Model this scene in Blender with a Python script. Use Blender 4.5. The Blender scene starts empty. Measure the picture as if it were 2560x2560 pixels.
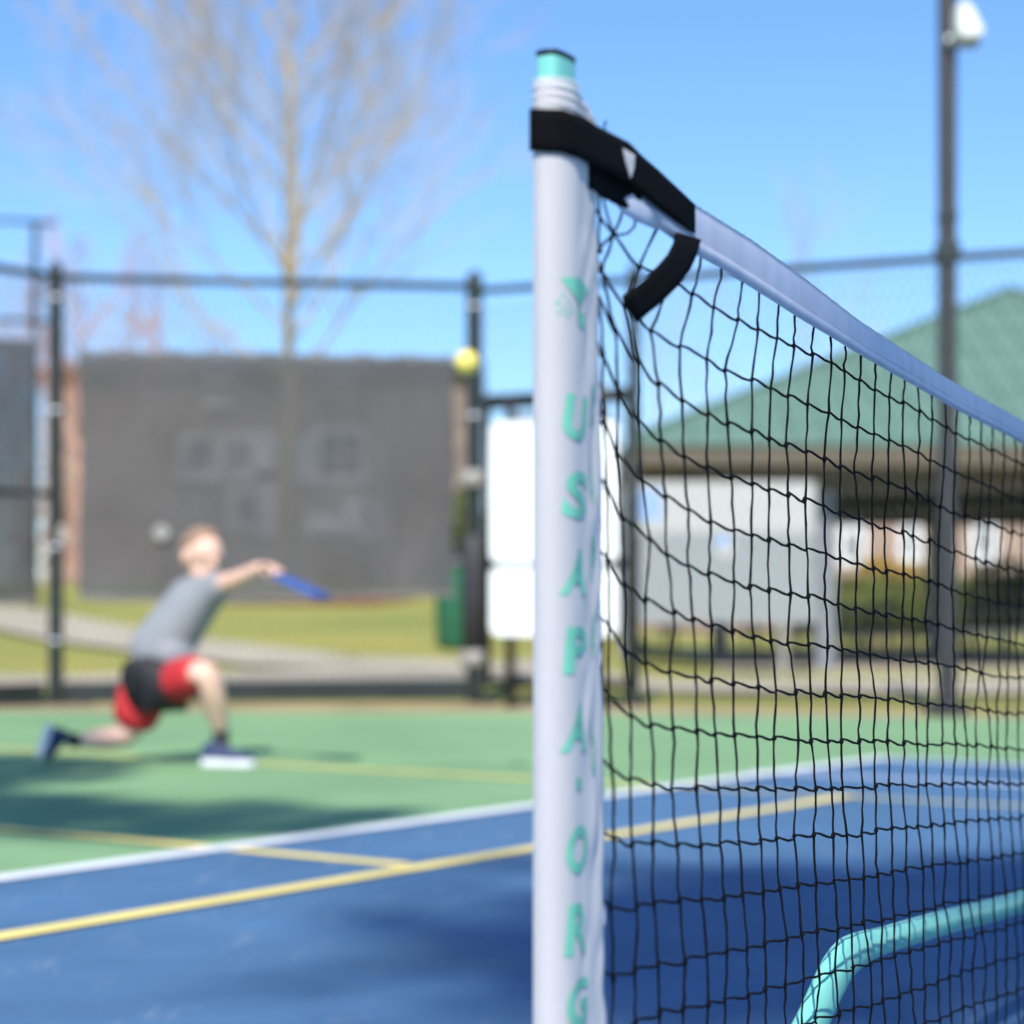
import bpy, bmesh, math, random
from mathutils import Vector, Matrix
R = math.radians
random.seed(7)
S = bpy.context.scene
col = S.collection

# ------------------------------------------------------------------ camera
F, HZ, CZ = 5200.0, 1520.0, 0.56          # focal length in photo pixels, horizon row, eye height
cam = bpy.data.cameras.new('camera'); cam_o = bpy.data.objects.new('camera', cam); col.objects.link(cam_o)
cam_o.location = (0, 0, CZ); cam_o.rotation_euler = (R(90), 0, 0)
cam.sensor_fit = 'HORIZONTAL'; cam.sensor_width = 24.0; cam.sensor_height = 24.0
cam.lens = F / 2560 * 24; cam.shift_y = (HZ - 1280) / 2560
cam.clip_start = 0.05; cam.clip_end = 2000
cam.dof.use_dof = True; cam.dof.focus_distance = 1.95; cam.dof.aperture_fstop = 2.7
S.camera = cam_o
S.render.resolution_x = S.render.resolution_y = 1024

# ------------------------------------------------------------------ sky and sun
SUN_EL, SUN_AZ = 45.0, 7.0               # sun behind the camera, to its left
sun_dir = Vector((-math.sin(R(SUN_AZ)) * math.cos(R(SUN_EL)), -math.cos(R(SUN_AZ)) * math.cos(R(SUN_EL)), math.sin(R(SUN_EL))))
w = bpy.data.worlds.new('World'); S.world = w; w.use_nodes = True
nt = w.node_tree
sky = nt.nodes.new('ShaderNodeTexSky'); sky.sky_type = 'NISHITA'; sky.sun_disc = False
sky.sun_elevation = R(SUN_EL); sky.sun_rotation = R(180 + SUN_AZ)
sky.air_density = 1.0; sky.dust_density = 0.0; sky.ozone_density = 10.0; sky.altitude = 0
bg = nt.nodes['Background']; bg.inputs['Strength'].default_value = 0.12
nt.links.new(sky.outputs[0], bg.inputs[0])
sl = bpy.data.lights.new('sun', 'SUN'); sl.energy = 4.0; sl.angle = R(0.53); sl.color = (1, 0.95, 0.87)
so = bpy.data.objects.new('sun', sl); col.objects.link(so)
so.rotation_euler = sun_dir.to_track_quat('Z', 'Y').to_euler(); so.location = (-8, -16, 20)
S.view_settings.view_transform = 'Standard'; S.view_settings.look = 'None'
S.view_settings.exposure = 0.68; S.view_settings.gamma = 1.0; S.view_settings.use_curve_mapping = False
S.render.engine = 'CYCLES'

# ------------------------------------------------------------------ helpers
def tag(o, label=None, cat=None, group=None, kind=None):
    if label: o['label'] = label
    if cat: o['category'] = cat
    if group: o['group'] = group
    if kind: o['kind'] = kind
    return o
def empty(name, loc=(0, 0, 0), rz=0):
    o = bpy.data.objects.new(name, None); col.objects.link(o)
    o.location = loc; o.rotation_euler = (0, 0, rz); o.empty_display_size = 0.1
    return o
class MB:
    def __init__(s): s.v = []; s.f = []
    def quad(s, a, b, c, d):
        n = len(s.v); s.v += [tuple(a), tuple(b), tuple(c), tuple(d)]; s.f.append((n, n+1, n+2, n+3))
    def poly(s, pts):
        n = len(s.v); s.v += [tuple(p) for p in pts]; s.f.append(tuple(range(n, n+len(pts))))
    def prism(s, pts, h):                     # pts: list of 3d points, h: extrusion vector
        n = len(s.v); m = len(pts); h = Vector(h)
        s.v += [tuple(p) for p in pts] + [tuple(Vector(p) + h) for p in pts]
        s.f.append(tuple(range(n+m-1, n-1, -1))); s.f.append(tuple(range(n+m, n+2*m)))
        for i in range(m):
            j = (i+1) % m; s.f.append((n+i, n+j, n+m+j, n+m+i))
    def box(s, c, d, rz=0, M=None):
        x, y, z = d[0]/2, d[1]/2, d[2]/2
        P = [Vector((sx*x, sy*y, sz*z)) for sz in (-1, 1) for sx, sy in ((-1, -1), (1, -1), (1, 1), (-1, 1))]
        T = Matrix.Translation(c) @ (M if M else Matrix.Rotation(rz, 4, 'Z'))
        n = len(s.v); s.v += [tuple(T @ p) for p in P]
        for q in ((3, 2, 1, 0), (4, 5, 6, 7), (0, 1, 5, 4), (1, 2, 6, 5), (2, 3, 7, 6), (3, 0, 4, 7)):
            s.f.append(tuple(n+i for i in q))
    def tube(s, pts, rad, sides=8, cap=True, flat=None):
        pts = [Vector(p) for p in pts]
        if not hasattr(rad, '__len__'): rad = [rad]*len(pts)
        n0 = len(s.v); ref = None
        for i, p in enumerate(pts):
            t = (pts[min(i+1, len(pts)-1)] - pts[max(i-1, 0)]).normalized()
            if ref is None:
                ref = Vector((0, 0, 1)) if abs(t.z) < 0.9 else Vector((1, 0, 0))
            u = (ref - t*ref.dot(t)).normalized(); v = t.cross(u); ref = u
            r = rad[i]
            for k in range(sides):
                a = 2*math.pi*k/sides
                ru, rv = (r, r) if not hasattr(r, '__len__') else r
                s.v.append(tuple(p + u*(math.cos(a)*ru) + v*(math.sin(a)*rv)))
        for i in range(len(pts)-1):
            for k in range(sides):
                a = n0+i*sides+k; b = n0+i*sides+(k+1) % sides
                s.f.append((a, b, b+sides, a+sides))
        if cap:
            s.f.append(tuple(range(n0+sides-1, n0-1, -1)))
            e = n0+(len(pts)-1)*sides; s.f.append(tuple(range(e, e+sides)))
    def grid(s, P):                           # P[i][j] points
        n = len(s.v); m = len(P[0])
        for r in P: s.v += [tuple(p) for p in r]
        for i in range(len(P)-1):
            for j in range(m-1):
                a = n+i*m+j; s.f.append((a, a+1, a+m+1, a+m))
    def lathe(s, prof, c, sides=16, M=None):  # prof: (r,z)
        P = []
        for r, z in prof:
            P.append([Vector((r*math.cos(2*math.pi*k/sides), r*math.sin(2*math.pi*k/sides), z)) for k in range(sides+1)])
        T = Matrix.Translation(c) @ (M if M else Matrix.Identity(4))
        s.grid([[T @ p for p in r] for r in P])
    def build(s, name, mat, parent=None, smooth=False, bevel=0, loc=None):
        me = bpy.data.meshes.new(name); 
        v = s.v
        if loc is not None: v = [(a-loc[0], b-loc[1], c-loc[2]) for a, b, c in v]
        me.from_pydata(v, [], s.f); me.update()
        if mat: me.materials.append(mat)
        if smooth: me.polygons.foreach_set('use_smooth', [True]*len(me.polygons))
        o = bpy.data.objects.new(name, me); col.objects.link(o)
        if loc is not None: o.location = loc
        if parent: o.parent = parent
        if bevel:
            m = o.modifiers.new('bevel', 'BEVEL'); m.width = bevel; m.segments = 2; m.limit_method = 'ANGLE'
        return o
def solidify(o, t, off=0):
    m = o.modifiers.new('solid', 'SOLIDIFY'); m.thickness = t; m.offset = off
def W(px, py, Y): return Vector(((px-1280)/F*Y, Y, CZ+(HZ-py)/F*Y))
def G(px, py, z=0.0):                         # pixel to point on a level at height z
    Y = (CZ-z)*F/(py-HZ); return Vector(((px-1280)/F*Y, Y, z))
def lerp(a, b, t): return a+(b-a)*t
def interp(x, xs, ys):
    if x <= xs[0]: return ys[0]
    for i in range(len(xs)-1):
        if x <= xs[i+1]: return lerp(ys[i], ys[i+1], (x-xs[i])/(xs[i+1]-xs[i]))
    return ys[-1]

# ------------------------------------------------------------------ materials
def mat(name, c, rough=0.6, metal=0.0, var=0.0, scale=8.0, bump=0.0, bscale=60.0, c2=None, spec=0.5, sheen=0, detail=4, stretch=None):
    m = bpy.data.materials.new(name); m.use_nodes = True; n = m.node_tree; b = n.nodes['Principled BSDF']
    b.inputs['Base Color'].default_value = (*c, 1); b.inputs['Roughness'].default_value = rough
    b.inputs['Metallic'].default_value = metal; b.inputs['Specular IOR Level'].default_value = spec
    if sheen: b.inputs['Sheen Weight'].default_value = sheen
    if var or c2 or bump:
        tc = n.nodes.new('ShaderNodeTexCoord'); mp = n.nodes.new('ShaderNodeMapping')
        n.links.new(tc.outputs['Object'], mp.inputs[0])
        if stretch: mp.inputs['Scale'].default_value = stretch
    if var or c2:
        t = n.nodes.new('ShaderNodeTexNoise'); t.inputs['Scale'].default_value = scale; t.inputs['Detail'].default_value = detail
        r = n.nodes.new('ShaderNodeValToRGB'); n.links.new(mp.outputs[0], t.inputs['Vector'])
        lo = c2 if c2 else tuple(x*(1-var) for x in c); hi = c if c2 else tuple(min(1, x*(1+var)) for x in c)
        r.color_ramp.elements[0].position = 0.35; r.color_ramp.elements[1].position = 0.65
        r.color_ramp.elements[0].color = (*lo, 1); r.color_ramp.elements[1].color = (*hi, 1)
        n.links.new(t.outputs[0], r.inputs[0]); n.links.new(r.outputs[0], b.inputs['Base Color'])
    if bump:
        t2 = n.nodes.new('ShaderNodeTexNoise'); t2.inputs['Scale'].default_value = bscale; t2.inputs['Detail'].default_value = 3
        bm_ = n.nodes.new('ShaderNodeBump'); bm_.inputs['Strength'].default_value = bump; bm_.inputs['Distance'].default_value = 0.01
        n.links.new(mp.outputs[0], t2.inputs['Vector'])
        n.links.new(t2.outputs[0], bm_.inputs['Height']); n.links.new(bm_.outputs[0], b.inputs['Normal'])
    return m
M = {}
M['green'] = mat('court_green_paint', (0.195, 0.345, 0.165), 0.75, var=0.10, scale=1.2, bump=0.25, bscale=140, spec=0.3)
M['blue'] = mat('court_blue_paint', (0.068, 0.155, 0.28), 0.72, var=0.13, scale=1.6, bump=0.25, bscale=140, spec=0.3, detail=8, stretch=(1, 1.6, 1))
M['wline'] = mat('white_line_paint', (0.74, 0.76, 0.78), 0.7, var=0.05, scale=5)
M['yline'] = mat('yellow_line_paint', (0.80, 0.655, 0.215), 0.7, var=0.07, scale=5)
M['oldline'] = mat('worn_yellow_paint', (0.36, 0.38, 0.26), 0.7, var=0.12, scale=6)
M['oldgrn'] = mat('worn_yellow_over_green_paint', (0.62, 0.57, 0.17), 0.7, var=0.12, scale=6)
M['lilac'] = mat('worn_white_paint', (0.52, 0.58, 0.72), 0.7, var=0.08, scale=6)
M['grass'] = mat('winter_grass', (0.37, 0.335, 0.09), 0.9, c2=(0.25, 0.275, 0.075), scale=0.35, bump=0.6, bscale=30, spec=0.1, detail=7)
M['dirt'] = mat('dirt_edge', (0.36, 0.27, 0.16), 0.9, var=0.25, scale=2, bump=0.4, bscale=40, spec=0.1)
M['path'] = mat('concrete_path', (0.46, 0.40, 0.30), 0.85, var=0.08, scale=3, bump=0.2, spec=0.2)
M['mulch'] = mat('red_mulch', (0.26, 0.11, 0.065), 0.95, var=0.35, scale=9, bump=0.6, bscale=30, spec=0.1)
M['fence'] = mat('black_green_vinyl', (0.018, 0.024, 0.023), 0.45, var=0.2, scale=5)
M['steel'] = mat('galvanised_band', (0.42, 0.44, 0.47), 0.4, metal=0.7, var=0.1)
M['pole'] = mat('dark_bronze_pole', (0.026, 0.026, 0.030), 0.5, var=0.15, scale=6)
M['white_metal'] = mat('white_enamel', (0.74, 0.74, 0.71), 0.4, var=0.04, scale=4)
M['sign'] = mat('white_sign_panel', (0.88, 0.89, 0.90), 0.35, var=0.01)
M['teal'] = mat('teal_powder_coat', (0.18, 0.53, 0.45), 0.33, var=0.05, scale=25, bump=0.03, bscale=300)
M['capb'] = mat('black_plastic_cap', (0.012, 0.012, 0.018), 0.4, bump=0.05, bscale=300)
M['cloth'] = mat('white_nylon_sleeve', (0.61, 0.585, 0.60), 0.85, var=0.03, scale=30, bump=0.06, bscale=900, sheen=0.2, stretch=(1, 1, 0.3))
M['tape'] = mat('white_vinyl_tape', (0.52, 0.545, 0.655), 0.65, var=0.05, scale=40, bump=0.10, bscale=500, stretch=(1, 1, 0.15))
M['web'] = mat('black_nylon_webbing', (0.0035, 0.0035, 0.005), 0.85, var=0.3, scale=120, bump=0.35, bscale=900, spec=0.08)
M['cord'] = mat('black_braided_cord', (0.003, 0.003, 0.0045), 0.7, var=0.4, scale=700, bump=0.5, bscale=1500, spec=0.15)
M['ink'] = mat('teal_print', (0.17, 0.54, 0.38), 0.7, var=0.06, scale=60)
M['brown'] = mat('brown_beam', (0.12, 0.094, 0.064), 0.7, var=0.12, scale=3, bump=0.1)
M['column'] = mat('grey_column_paint', (0.20, 0.22, 0.25), 0.6, var=0.08, scale=3)
M['roof'] = mat('green_metal_roof', (0.118, 0.215, 0.168), 0.6, var=0.05, scale=1.0)
M['roofrib'] = mat('green_metal_rib', (0.095, 0.18, 0.14), 0.6, var=0.05, scale=1.0)
M['bark'] = mat('tan_bark', (0.40, 0.30, 0.16), 0.9, var=0.2, scale=6, bump=0.4, bscale=20, spec=0.1)
M['twig'] = mat('grey_twig', (0.46, 0.36, 0.23), 0.9, var=0.2, scale=6, spec=0.1)
M['redtwig'] = mat('red_bud_twig', (0.50, 0.27, 0.21), 0.9, var=0.25, scale=6, spec=0.1)
M['bin'] = mat('green_bin_plastic', (0.02, 0.15, 0.085), 0.5, var=0.1)
M['leaf'] = mat('dark_evergreen_leaf', (0.05, 0.09, 0.03), 0.6, var=0.4, scale=2)
M['hedge'] = mat('hedge_leaf', (0.13, 0.155, 0.03), 0.7, var=0.4, scale=3)
M['gold'] = mat('golden_leaf', (0.42, 0.27, 0.06), 0.7, var=0.3, scale=3)
M['siding'] = mat('pale_siding', (0.55, 0.55, 0.58), 0.8, var=0.05, scale=1)
M['tanwall'] = mat('pink_tan_brick', (0.36, 0.26, 0.21), 0.85, var=0.18, scale=2.5, bump=0.2)
M['shingle'] = mat('grey_shingle', (0.16, 0.15, 0.15), 0.9, var=0.15, scale=3)
M['glass'] = mat('window_glass', (0.03, 0.04, 0.05), 0.08)
M['trim'] = mat('white_trim', (0.72, 0.73, 0.76), 0.6, var=0.02)
M['skin'] = mat('skin', (0.74, 0.46, 0.35), 0.55, var=0.06, scale=14)
M['hair'] = mat('short_brown_hair', (0.30, 0.19, 0.125), 0.7, var=0.3, scale=60, bump=0.4, bscale=120)
M['shirt'] = mat('grey_jersey', (0.235, 0.245, 0.265), 0.85, var=0.06, scale=12, bump=0.15, bscale=60, sheen=0.2)
M['red'] = mat('red_shorts_fabric', (0.50, 0.02, 0.025), 0.75, var=0.10, scale=8)
M['blackc'] = mat('black_shorts_fabric', (0.008, 0.008, 0.011), 0.7, var=0.2, scale=8)
M['navy'] = mat('navy_shoe_mesh', (0.03, 0.045, 0.11), 0.7, var=0.2, scale=20)
M['sole'] = mat('white_rubber_sole', (0.78, 0.78, 0.80), 0.55, var=0.04)
M['sock'] = mat('charcoal_sock', (0.03, 0.03, 0.038), 0.85, var=0.1)
M['paddle'] = mat('blue_paddle_face', (0.035, 0.10, 0.36), 0.5, var=0.05)
M['grip'] = mat('black_grip', (0.015, 0.015, 0.015), 0.7)
M['tagm'] = mat('dull_tag', (0.30, 0.29, 0.27), 0.6, var=0.05)
M['ball'] = mat('yellow_ball_plastic', (0.88, 0.70, 0.16), 0.35, var=0.02)
M['wood'] = mat('weathered_tabletop', (0.10, 0.11, 0.13), 0.7, var=0.15, scale=4)
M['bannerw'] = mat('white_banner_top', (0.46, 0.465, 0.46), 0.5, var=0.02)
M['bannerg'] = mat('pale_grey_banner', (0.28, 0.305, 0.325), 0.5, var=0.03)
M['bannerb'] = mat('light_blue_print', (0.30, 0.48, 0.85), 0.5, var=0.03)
M['eye'] = mat('eye_dark', (0.02, 0.015, 0.012), 0.3)
M['lip'] = mat('lip', (0.45, 0.16, 0.13), 0.5)
for k_ in ('cloth', 'tape'):                    # light soaks through the thin nylon a little
    q_ = M[k_].node_tree.nodes['Principled BSDF']; q_.inputs['Subsurface Weight'].default_value = 0.5; q_.inputs['Subsurface Radius'].default_value = (1, 1, 1); q_.inputs['Subsurface Scale'].default_value = 0.012
# pale scuffs and dust on the court paint
for key, amt in (('blue', 0.055), ('green', 0.05)):
    n = M[key].node_tree; bs = n.nodes['Principled BSDF']; src = bs.inputs['Base Color'].links[0].from_socket
    tc = n.nodes.new('ShaderNodeTexCoord'); mp = n.nodes.new('ShaderNodeMapping'); mp.inputs['Rotation'].default_value = (0, 0, 0.6); mp.inputs['Scale'].default_value = (7, 1.6, 1)
    t1 = n.nodes.new('ShaderNodeTexNoise'); t1.inputs['Scale'].default_value = 2.3; t1.inputs['Detail'].default_value = 9; t1.inputs['Roughness'].default_value = 0.7
    rp = n.nodes.new('ShaderNodeValToRGB'); rp.color_ramp.elements[0].position = 0.56; rp.color_ramp.elements[1].position = 0.78
    ml = n.nodes.new('ShaderNodeMath'); ml.operation = 'MULTIPLY'; ml.inputs[1].default_value = 0.45
    mxc = n.nodes.new('ShaderNodeMix'); mxc.data_type = 'RGBA'; mxc.inputs[7].default_value = (0.33, 0.36, 0.40, 1)
    n.links.new(tc.outputs['Object'], mp.inputs[0]); n.links.new(mp.outputs[0], t1.inputs['Vector']); n.links.new(t1.outputs[0], rp.inputs[0]); n.links.new(rp.outputs[0], ml.inputs[0])
    n.links.new(ml.outputs[0], mxc.inputs[0]); n.links.new(src, mxc.inputs[6]); n.links.new(mxc.outputs[2], bs.inputs['Base Color'])
# webbing ribs
n = M['web'].node_tree; wv0 = n.nodes.new('ShaderNodeTexWave'); wv0.bands_direction = 'Z'; wv0.inputs['Scale'].default_value = 170; wv0.inputs['Distortion'].default_value = 0.6
tc = n.nodes.new('ShaderNodeTexCoord'); n.links.new(tc.outputs['Object'], wv0.inputs['Vector']); rp = n.nodes.new('ShaderNodeValToRGB')
rp.color_ramp.elements[0].color = (0.002, 0.002, 0.003, 1); rp.color_ramp.elements[1].color = (0.006, 0.006, 0.007, 1)
n.links.new(wv0.outputs[0], rp.inputs[0]); n.links.new(rp.outputs[0], n.nodes['Principled BSDF'].inputs['Base Color'])
# woven privacy mesh: part of the light passes through its open weave
m = mat('grey_privacy_mesh', (0.088, 0.089, 0.093), 0.8, var=0.05, scale=1.5, spec=0.2); n = m.node_tree
tr = n.nodes.new('ShaderNodeBsdfTransparent'); mx = n.nodes.new('ShaderNodeMixShader'); mx.inputs[0].default_value = 0.10
n.links.new(n.nodes['Principled BSDF'].outputs[0], mx.inputs[1]); n.links.new(tr.outputs[0], mx.inputs[2])
n.links.new(mx.outputs[0], n.nodes['Material Output'].inputs[0]); M['screen'] = m

# ------------------------------------------------------------------ ground, court and lines
def zt(X, Y):
    d = min(max(0.0, Y-13.0), 26.0); a = X/max(Y, 1.0)
    t = min(1, max(0, (a+0.02)/0.10)); t = t*t*(3-2*t)
    return lerp(0.040*d, -0.0167*min(d, 12), t) - 0.012
def sheet(name, pts, z, mt, **k):
    b = MB(); b.poly([(p[0], p[1], z) for p in pts]); o = b.build(name, mt); tag(o, kind='structure'); return o
b = MB()
ys = [-400, -120, -50, -25, -16]+[-16+2*i for i in range(1, 15)]+[12.6+0.6*i for i in range(0, 20)]+[25+2*i for i in range(0, 18)]+[70, 100, 160, 300, 700]
xs = [-700, -300, -150, -80, -50, -35]+[-28+1.4*i for i in range(41)]+[35, 50, 80, 150, 300, 700]
b.grid([[(x, y, zt(x, y) - (0.02 if y < 12.7 else 0)) for x in xs] for y in ys])
tag(b.build('ground', M['grass'], smooth=True), kind='structure')
th = R(35.25); u = Vector((math.sin(th), math.cos(th), 0)); v = Vector((math.cos(th), -math.sin(th), 0))
sheet('court_apron', [(-7.4, -8.6), (12, -8.6), (12, 8), (3.4, 11.0), (-0.2, 12.3), (-3.2, 12.1), (-4.5, 11), (-7.4, 8)], -0.006, M['dirt'])
sheet('court_surround', [(-7.0, -8.2), (11.6, -8.2), (11.6, 7.2), (3.3, 10.3), (0.4, 11.1), (-3.2, 11.3), (-4.5, 10.4), (-7.0, 7.6)], 0.0, M['green'])
C = G(2226, 1899)
sheet('court_playing_area', [C, C+v*9, C+v*9-u*10, C-u*12], 0.003, M['blue'])
def line(name, p, d, l0, l1, wd, z, mt):
    p = Vector((p[0], p[1], 0)); nrm = Vector((-d.y, d.x, 0))*wd/2
    sheet(name, [p+d*l0-nrm, p+d*l1-nrm, p+d*l1+nrm, p+d*l0+nrm], z, mt)
line('white_boundary_line', C-v*0.03, u, -12, 0.03, 0.078, 0.0072, M['wline'])
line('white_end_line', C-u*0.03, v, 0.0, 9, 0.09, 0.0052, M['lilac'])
Pb = G(2120, 1995)
line('yellow_court_line', Pb, u, -11, 0.03, 0.064, 0.0072, M['yline'])
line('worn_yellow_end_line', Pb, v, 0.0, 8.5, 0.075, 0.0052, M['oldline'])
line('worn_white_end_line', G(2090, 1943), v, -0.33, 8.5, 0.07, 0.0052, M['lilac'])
# the end line carries on over the green
kx = (Pb-C).dot(v)
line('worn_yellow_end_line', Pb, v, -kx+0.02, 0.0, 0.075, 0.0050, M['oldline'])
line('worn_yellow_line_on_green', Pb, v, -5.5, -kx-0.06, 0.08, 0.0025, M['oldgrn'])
Pa = G(1014, 2167)
line('yellow_cross_line', Pa, v, -5.2, 0.0, 0.062, 0.0052, M['yline'])
# paths and mulch beyond the fence
def strip(name, mid, wd, mt, dz=0.03, n=40):
    pts = []
    for i in range(len(mid)-1):
        for k in range(n): pts.append(Vector(mid[i]).lerp(Vector(mid[i+1]), k/n))
    pts.append(Vector(mid[-1])); ws = wd if hasattr(wd, '__len__') else [wd]*len(mid)
    P = []
    for i, p in enumerate(pts):
        t = (pts[min(i+1, len(pts)-1)]-pts[max(i-1, 0)]).normalized(); nn = Vector((-t.y, t.x)); 
        q = i/n; a = min(int(q), len(mid)-2); ww = lerp(ws[a], ws[a+1], q-a)
        P.append([(p.x+nn.x*s*ww/2, p.y+nn.y*s*ww/2, zt(p.x+nn.x*s*ww/2, p.y+nn.y*s*ww/2)+dz) for s in (-1, -0.5, 0, 0.5, 1)])
    b = MB(); b.grid(P); tag(b.build(name, mt, smooth=True), kind='structure')
strip('concrete_path', [(-10.5, 32), (-6.5, 25.5), (-3.7, 19.5), (-1.6, 16.2), (0.3, 15.4)], [1.5, 1.5, 1.3, 1.2, 1.2], M['path'], 0.035)
strip('concrete_walk', [(-9, 13.9), (-3, 14.4), (0.2, 15.2), (1.6, 16.0), (4, 16.6), (14, 16.0)], [0.9, 0.9, 1.6, 5.0, 5.6, 6], M['path'], 0.025)
strip('mulch_bed', [(-4.2, 30), (-1.6, 29.5)], 3.0, M['mulch'], 0.03)
strip('mulch_bed', [(3.2, 33), (9, 33)], 3.5, M['mulch'], 0.03)

# ------------------------------------------------------------------ chain link fences
def chainlink(A, B, z0, z1, step=0.055):
    A = Vector(A); B = Vector(B); L = (B-A).length; d = (B-A)/L; nrm = Vector((-d.y, d.x, 0))
    b = MB(); k = int(L/step); rows = int((z1-z0)/step)
    for i in range(k):
        pts = []
        for j in range(rows+1):
            s = (i + (0.52 if (j % 2) else -0.02))*step
            pts.append(A+d*s+nrm*(0.002 if j % 2 else -0.002)+Vector((0, 0, z0+j*(z1-z0)/rows)))
            
        pts2 = []
        for j in range(rows+1):
            s = (i + (0.48 if (j % 2) else 1.02))*step
            pts2.append(A+d*s+nrm*(0.002 if j % 2 else -0.002)+Vector((0, 0, z0+j*(z1-z0)/rows)))
        b.tube(pts, 0.0021, 3, cap=False); b.tube(pts2, 0.0021, 3, cap=False)
    return b
FL0 = Vector((-5.2, 8.9, 0)); FL = Vector(((139-1280)/F*12.2, 12.2, 0)); FC = Vector(((1186-1280)/F*12.55, 12.55, 0)); FR = Vector((4.6, 9.75, 0))
def fence_run(label, A, B, H0, H1, posts, midrail=True, shade_strip=False):
    d = (B-A).normalized(); L = (B-A).length
    t = empty('chain_link_fence', A); tag(t, label, 'fence', 'black chain link fence runs')
    def put(b, nm, mt=M['fence'], **k):
        o = b.build(nm, mt, None, **k); o.parent = t; o.matrix_parent_inverse = Matrix.Translation(-A); return o
    b = MB(); b.tube([A+Vector((0, 0, H0)), B+Vector((0, 0, H1))], 0.023, 10); put(b, 'top_rail', smooth=True)
    b = MB(); b.tube([A+Vector((0, 0, 0.05)), B+Vector((0, 0, 0.05))], 0.006, 6); put(b, 'bottom_wire', smooth=True)
    if midrail:
        b = MB(); b.tube([A+d*0.03+Vector((0, 0, H0*0.49)), B+Vector((0, 0, H1*0.49))], 0.02, 8); put(b, 'middle_rail', smooth=True)
    for s, r in posts:
        H = lerp(H0, H1, s/L); p = A+d*s
        b = MB(); b.lathe([(r, 0), (r, H+0.03), (r*0.98, H+0.06), (r*0.5, H+0.09), (0.001, H+0.1)], p, 14)
        o = put(b, 'post', smooth=True)
        for zz in (0.35, 0.9, H*0.68, H-0.14):
            b = MB(); b.lathe([(r, zz), (r+0.006, zz), (r+0.006, zz+0.03), (r, zz+0.03)], p, 14)
            put(b, 'tie_band', M['steel'] if r > 0.04 else M['fence'], smooth=True)
    if shade_strip:  # added black strip standing in for the windscreens' shadow along the base
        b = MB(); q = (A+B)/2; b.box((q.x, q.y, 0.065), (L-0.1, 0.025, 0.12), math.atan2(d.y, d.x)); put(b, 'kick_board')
    o = put(chainlink(A, B, 0.05, min(H0, H1)), 'chain_link_fabric'); o['kind'] = 'stuff'
    return t
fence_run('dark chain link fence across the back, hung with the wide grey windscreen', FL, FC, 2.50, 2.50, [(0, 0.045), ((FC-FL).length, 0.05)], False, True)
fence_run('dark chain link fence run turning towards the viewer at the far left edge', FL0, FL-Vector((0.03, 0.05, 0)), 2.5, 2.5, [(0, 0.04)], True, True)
fence_run('dark chain link fence run in front of the green roofed pavilion, beside the light pole', FC+Vector((0.02, -0.02, 0)), FR, 2.47, 2.38, [(1.05, 0.035), (5.2, 0.04)], False)

# privacy screens
def screen(label, A, B, s0, s1, z0, z1, off=0.03, amp=0.02, seed=1):
    rnd = random.Random(seed); d = (B-A).normalized(); nrm = Vector((d.y, -d.x, 0))
    nx, nz = 70, 46; P = []
    ph = [rnd.uniform(0, 6.28) for _ in range(6)]
    for j in range(nz+1):
        r = []; h = j/nz
        for i in range(nx+1):
            q = i/nx; s = lerp(s0, s1, q)
            e = amp*(math.sin(9*q+4*h+ph[0])*0.5+math.sin(17*q-11*h+ph[1])*0.35+0.3*math.sin(31*q+6*h+ph[2])) + amp*1.6*(1-h)**2*math.sin(14*(q+0.7*h)+ph[3])
            zz = lerp(z0, z1, h) - (0.015*math.sin(math.pi*8*q)**2 if h > 0.98 else 0) + (1-h)*0.018*math.sin(5*q+ph[4])
            p = A+d*(s+0.008*math.sin(9*h+ph[5])*(1 if q in (0, 1) else 0))+nrm*(off+e*0.8); p.z = zz; r.append(p)
        P.append(r)
    b = MB(); b.grid(P); root = empty('windscreen', (A.x, A.y, z0)); tag(root, label, 'windscreen', 'grey windscreens tied to the fence')
    def put(b, nm, mt, smooth=True):
        o = b.build(nm, mt, None, smooth=smooth); o.parent = root; o.matrix_parent_inverse = Matrix.Translation(-root.location); return o
    put(b, 'mesh_cloth', M['screen'])
    for h0, h1 in ((0, 1), (nz-1, nz)):
        b = MB(); b.grid([[p+nrm*0.004 for p in P[h0]], [p+nrm*0.004 for p in P[h1]]]); put(b, 'hem', M['shingle'])
    for i in range(2, nx, 6):
        p = P[nz-1][i]+nrm*0.006; b = MB(); b.tube([p-nrm*0.0005, p+nrm*0.002], 0.012, 10); put(b, 'grommet', M['steel'])
    return P
d_ = (FC-FL).normalized()
def s_at(px):                                  # distance along the rear fence for a photo column
    k = (px-1280)/F; return (k*FL.y-FL.x)/(d_.x-k*d_.y)
screen('wide grey mesh windscreen tied across the back fence behind the boy', FL, FC, s_at(200), s_at(1133), 0.61, 2.08)
d2 = (FL-FL0).normalized(); LL = (FL-FL0).length
screen('grey mesh windscreen panel cut off by the left picture edge', FL0, FL, 0.25, LL-0.17, 0.60, 2.11, seed=4)
# blurred glint on the wide screen, put in as a solid pale disc
b = MB(); p = FL+d_*s_at(405)+Vector((d_.y, -d_.x, 0))*0.075; p.z = CZ+(HZ-1331)/F*p.y
b.tube([p, p+Vector((0, -0.004, 0))], 0.045, 20); tag(b.build('round_tag', M['tagm'], loc=tuple(p)), 'small pale round tag on the grey windscreen above the boy', 'tag')
# number plate on the corner post
b = MB(); p = W(155, 1335, 12.05); b.box(p, (0.045, 0.01, 0.10)); tag(b.build('post_plate', M['tagm'], bevel=0.01, loc=tuple(p)), 'small white plate on the left corner post of the fence', 'plate')

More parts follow.
